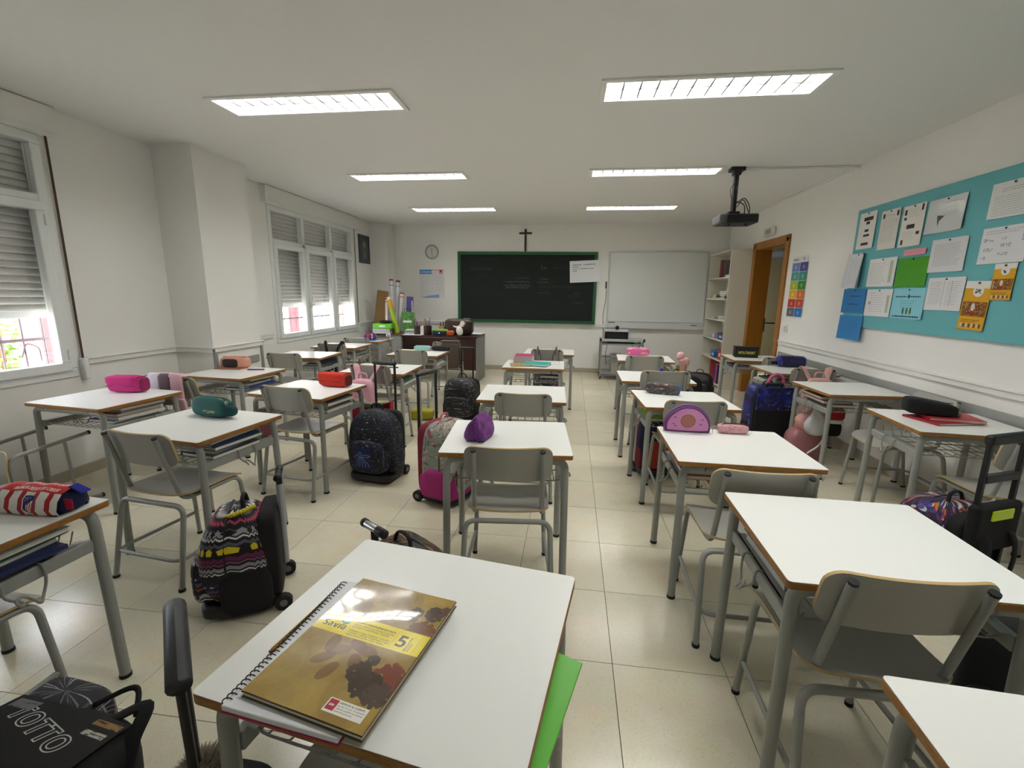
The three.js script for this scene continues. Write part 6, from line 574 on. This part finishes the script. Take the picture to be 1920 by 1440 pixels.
// ---------------------------------------------------------------- things hung on chairs
function hang(k, fn) { const c = chairAt[k]; return (lx, y, lz) => [c.x + (lx * Math.cos(c.t) + lz * Math.sin(c.t)) * c.s, y, c.z + (-lx * Math.sin(c.t) + lz * Math.cos(c.t)) * c.s]; }
function hungBag(label, k, o) { const c = chairAt[k], b = thing('backpack', label, 'backpack', [c.x, 0, c.z], c.t); const { w = 0.26, h = 0.36, d = 0.14, y = 0.3, dx = 0 } = o; const z = 0.27 + d / 2;
  mesh('body', puff(w, h, d, { e: 0.45, f: 0.5, warp: (p) => { p.y += y; p.x += dx; p.z += z; const q = (p.y - y) / h; p.x = dx + (p.x - dx) * (1.08 - 0.25 * q); wob(0.003, 24)(p); } }), o.m, b); mesh('front_pocket', puff(w * 0.74, h * 0.46, d * 0.4, { e: 0.4, f: 0.5, warp: (p) => { p.y += y + h * 0.08; p.x += dx; p.z += z + d * 0.4; } }), o.m2 ?? o.m, b);
  for (const s of [-1, 1]) mesh('shoulder_strap', smooth([[dx + s * w * 0.2, y + h * 0.9, z - d * 0.3], [dx + s * 0.08, 0.70, 0.252], [dx + s * 0.1, 0.746, 0.236], [dx + s * 0.104, 0.76, 0.214], [dx + s * 0.108, 0.748, 0.192], [dx + s * 0.11, 0.68, 0.176]], 0.03, 8, 26, 0.2), o.ms ?? o.m, b); mesh('grab_handle', smooth([[dx - 0.04, y + h, z - 0.02], [dx - 0.03, y + h + 0.04, z - 0.02], [dx + 0.03, y + h + 0.04, z - 0.02], [dx + 0.04, y + h, z - 0.02]], 0.008, 8), o.ms ?? o.m, b); return b; }
hungBag('pale pink backpack hanging on the chair behind the tall black handle', 'L2c', { m: cloth('#d3a0ad'), w: 0.24, h: 0.34, y: 0.32, d: 0.12 });
hungBag('pale pink backpack with wide straps on the right wall chair', 'Wd', { m: cloth('#d8aaa4'), w: 0.28, h: 0.42, y: 0.26, d: 0.1 });
hungBag('navy and pink floral backpack on the chair before the chalkboard', 'Ce', { m: patt(256, 256, (g, W, H) => { const R = rng(181); fillP(g, W, H, '#26303c'); for (let i = 0; i < 120; i++) { g.fillStyle = ['#a05068', '#3a7c78', '#c08a98', '#1c242e', '#5a6a5c'][i % 5]; g.beginPath(); g.ellipse(R() * W, R() * H, 5 + R() * 11, 4 + R() * 7, R() * 3, 0, 7); g.fill(); } }, [5, 5]), w: 0.3, h: 0.36, y: 0.22, d: 0.14 });
hungBag('black backpack on the far window chair', 'L1e', { m: M.blackCloth, w: 0.24, h: 0.34, y: 0.26, d: 0.1, dx: 0.05 });
{ const c = chairAt.L2e, j = thing('jacket', 'brown-grey jacket folded over the chair at the teacher desk', 'jacket', [c.x, 0, c.z], c.t); mesh('front_fall', puff(0.26, 0.34, 0.05, { e: 0.4, f: 0.3, warp: (p) => { p.y += 0.4; p.z += 0.255; p.x += 0.06; p.z += 0.008 * Math.sin(p.x * 40); } }), cloth('#55493f'), j); mesh('back_fall', puff(0.25, 0.22, 0.03, { e: 0.4, f: 0.3, warp: (p) => { p.y += 0.53; p.z += 0.155; p.x += 0.06; } }), cloth('#55493f'), j); mesh('top_fold', puff(0.26, 0.04, 0.12, { e: 0.4, f: 0.6, warp: (p) => { p.y += 0.735; p.z += 0.205; p.x += 0.06; } }), cloth('#5c4f45'), j); mesh('sleeve', smooth([[0.17, 0.72, 0.24], [0.22, 0.6, 0.27], [0.2, 0.45, 0.28]], 0.035, 10, 16, 0.5), cloth('#4c4138'), j); }
{ const c = chairAt.L1c, j = thing('scarf', 'pink, white and grey striped scarf over the chair by the magenta case', 'scarf', [c.x, 0, c.z], c.t); for (const [x, cc, n] of [[-0.12, '#d9d4dc', 'white_stripe'], [-0.02, '#6d5a62', 'grey_stripe'], [0.08, '#d6aab2', 'pink_stripe']]) mesh(n, puff(0.1, 0.24, 0.03, { e: 0.4, f: 0.35, warp: (p) => { p.y += 0.54; p.x += x; p.z += 0.24; } }), cloth(cc), j); mesh('top_fold', puff(0.3, 0.03, 0.09, { e: 0.4, f: 0.6, warp: (p) => { p.y += 0.745; p.z += 0.205; p.x -= 0.02; } }), cloth('#d3b0ba'), j); mesh('hanging_end', puff(0.12, 0.3, 0.03, { e: 0.5, f: 0.4, warp: (p) => { p.y += 0.3; p.x += 0.1; p.z += 0.25; } }), cloth('#d3aab0'), j); }
{ const b = thing('tote_bag', 'red and grey folded tote bag behind the octopus backpack', 'bag', [-1.545, 0.345, -3.36], -0.15); const s = new THREE.Shape(); s.moveTo(-0.17, 0); s.lineTo(0.17, 0); s.lineTo(0.17, 0.2); s.quadraticCurveTo(0, 0.1, -0.17, 0.2); mesh('red_panel', slab(s, 0.04, 0.006), cloth('#a8242c'), b); const g2 = new THREE.Shape(); g2.moveTo(-0.16, 0.2); g2.quadraticCurveTo(0, 0.1, 0.16, 0.2); g2.quadraticCurveTo(0, 0.15, -0.16, 0.2); mesh('grey_lining', [slab(g2, 0.06, 0.004)], cloth('#6d6d5c'), b); mesh('body', puff(0.3, 0.36, 0.08, { e: 0.4, f: 0.4, warp: (p) => { p.y -= 0.345; p.z -= 0.02; } }), cloth('#8c2028'), b); }
// beside the pale pink backpack: plastic bag, pink tulle bag, red-white-black ball bag
{ const pl = thing('plastic_bag', 'white plastic bag hanging beside the pale pink backpack', 'plastic bag', [2.05, 0.26, -3.96], -0.2); mesh('body', puff(0.17, 0.24, 0.09, { e: 0.7, f: 0.8, warp: (p) => { p.x *= 1.25 - 4.3 * p.y; p.z *= 1.2 - 3.5 * p.y; wob(0.009, 46)(p); } }), phys('#e6e8ea', 0.3, { transmission: 0.25, thickness: 0 }), pl); mesh('handle', smooth([[0, 0.22, 0], [0.01, 0.3, -0.03], [0.0, 0.36, -0.06]], 0.008, 6), col('#dcdee0', 0.4), pl);
  const tu = thing('drawstring_bag', 'dusty pink sequin bag on the floor by the galaxy backpack', 'bag', [2.03, 0, -4.05], 0.1); mesh('body', puff(0.3, 0.3, 0.17, { e: 0.5, f: 0.55, warp: wob(0.006, 26) }), mat('#a36c70', 0.45), tu); mesh('gathered_top', puff(0.2, 0.16, 0.12, { e: 0.8, f: 0.8, warp: (p) => { p.y += 0.26; wob(0.01, 45)(p); } }), cloth('#cf9a92'), tu); mesh('white_cord', smooth([[-0.02, 0.1, 0.095], [0.06, 0.17, 0.1], [0.13, 0.27, 0.08]], 0.008, 6), M.white, tu);
  const rb = thing('cloth_pouch', 'red, white and black pouch hanging beside the white plastic bag', 'pouch', [2.22, 0.25, -4.0], 0); mesh('red_band', puff(0.13, 0.1, 0.09, { e: 0.6, f: 0.5, warp: (p) => { p.y += 0.14; } }), cloth('#b0222c'), rb); mesh('white_band', puff(0.12, 0.04, 0.085, { e: 0.6, f: 0.5, warp: (p) => { p.y += 0.11; } }), cloth('#e2dfda'), rb); mesh('black_band', puff(0.11, 0.12, 0.08, { e: 0.6, f: 0.6 }), M.blackCloth, rb); mesh('cord', smooth([[0, 0.23, 0], [0.01, 0.32, -0.05], [-0.01, 0.4, -0.1]], 0.006, 6), cloth('#c9a0a0'), rb); }
// plush legs and bags by the bookcase
{ const p = thing('plush_toy', 'pale pink plush with dangling legs beside the bright pink case desk', 'plush toy', [1.27, 0.45, -5.35], 0.1); mesh('leg', smooth([[0, 0, 0], [0.01, 0.12, 0.01], [-0.01, 0.24, 0.02]], 0.036, 10), cloth('#dcaaa8'), p); mesh('foot', puff(0.085, 0.1, 0.08, { e: 0.8, f: 0.8, warp: (q) => { q.x -= 0.02; q.y += 0.22; } }), cloth('#e0b2b0'), p); mesh('foot', puff(0.08, 0.1, 0.08, { e: 0.8, f: 0.8, warp: (q) => { q.x += 0.035; q.y += 0.16; q.z += 0.02; } }), cloth('#d8a4a2'), p); mesh('body', puff(0.16, 0.14, 0.12, { e: 0.8, f: 0.8, warp: (q) => { q.y -= 0.09; } }), cloth('#d6a2a0'), p); }
schoolBag('backpack', 'black backpack on the floor behind the pale pink plush', [1.42, 0, -5.62], 0.2, { w: 0.32, h: 0.46, d: 0.22, body: M.blackCloth, pocket: M.blackCloth, round: 0.6, straps: M.blackCloth });
schoolBag('backpack', 'black crumpled backpack on the floor before the bookcase', [1.86, 0, -6.75], -0.4, { w: 0.38, h: 0.32, d: 0.26, body: col('#15161a', 0.5), pocket: col('#15161a', 0.5), round: 0.7, straps: M.blackCloth });
schoolBag('backpack', 'dark navy backpack slumped left of the black crumpled one', [1.5, 0, -6.55], 0.3, { w: 0.36, h: 0.34, d: 0.24, body: cloth('#1a2234'), pocket: cloth('#222c44'), round: 0.65, straps: M.blackCloth });
one('storage_box', [rbox(0.16, 0.2, 0.1, 0.006, 0, 0.1, 0), rbox(0.165, 0.02, 0.105, 0.006, 0, 0.205, 0)], col('#a89a3c', 0.6), 'small yellow box on the floor at the front wall', 'box', [1.92, 0, -8.1]);
one('water_bottle', [new THREE.LatheGeometry([[0, 0], [0.035, 0], [0.037, 0.02], [0.037, 0.18], [0.02, 0.21], [0.02, 0.24], [0, 0.24]].map((q) => new THREE.Vector2(...q)), 18)], col('#2a3450', 0.3), 'dark blue bottle standing between the black backpacks', 'bottle', [1.66, 0, -6.86]);
one('cloth_pouch', puff(0.26, 0.12, 0.14, { e: 0.5, f: 0.5 }), cloth('#a8a02c'), 'yellow-green bag on the floor under the single pen desk', 'bag', [-1.62, 0, -4.75]);
{ const c = thing('school_pouch', 'pink patterned bag hanging behind the red case desk', 'bag', on('L2b', -0.335, 0.12, 0.3), 1.4); mesh('body', puff(0.2, 0.2, 0.08, { e: 0.6, f: 0.5, warp: wob(0.003, 30) }), cloth('#c07a84'), c); mesh('strap', smooth([[-0.04, 0.19, 0], [-0.03, 0.3, 0], [0.03, 0.3, 0], [0.04, 0.19, 0]], 0.007, 6), cloth('#d4a0a8'), c); }

renderer.render(scene, camera);
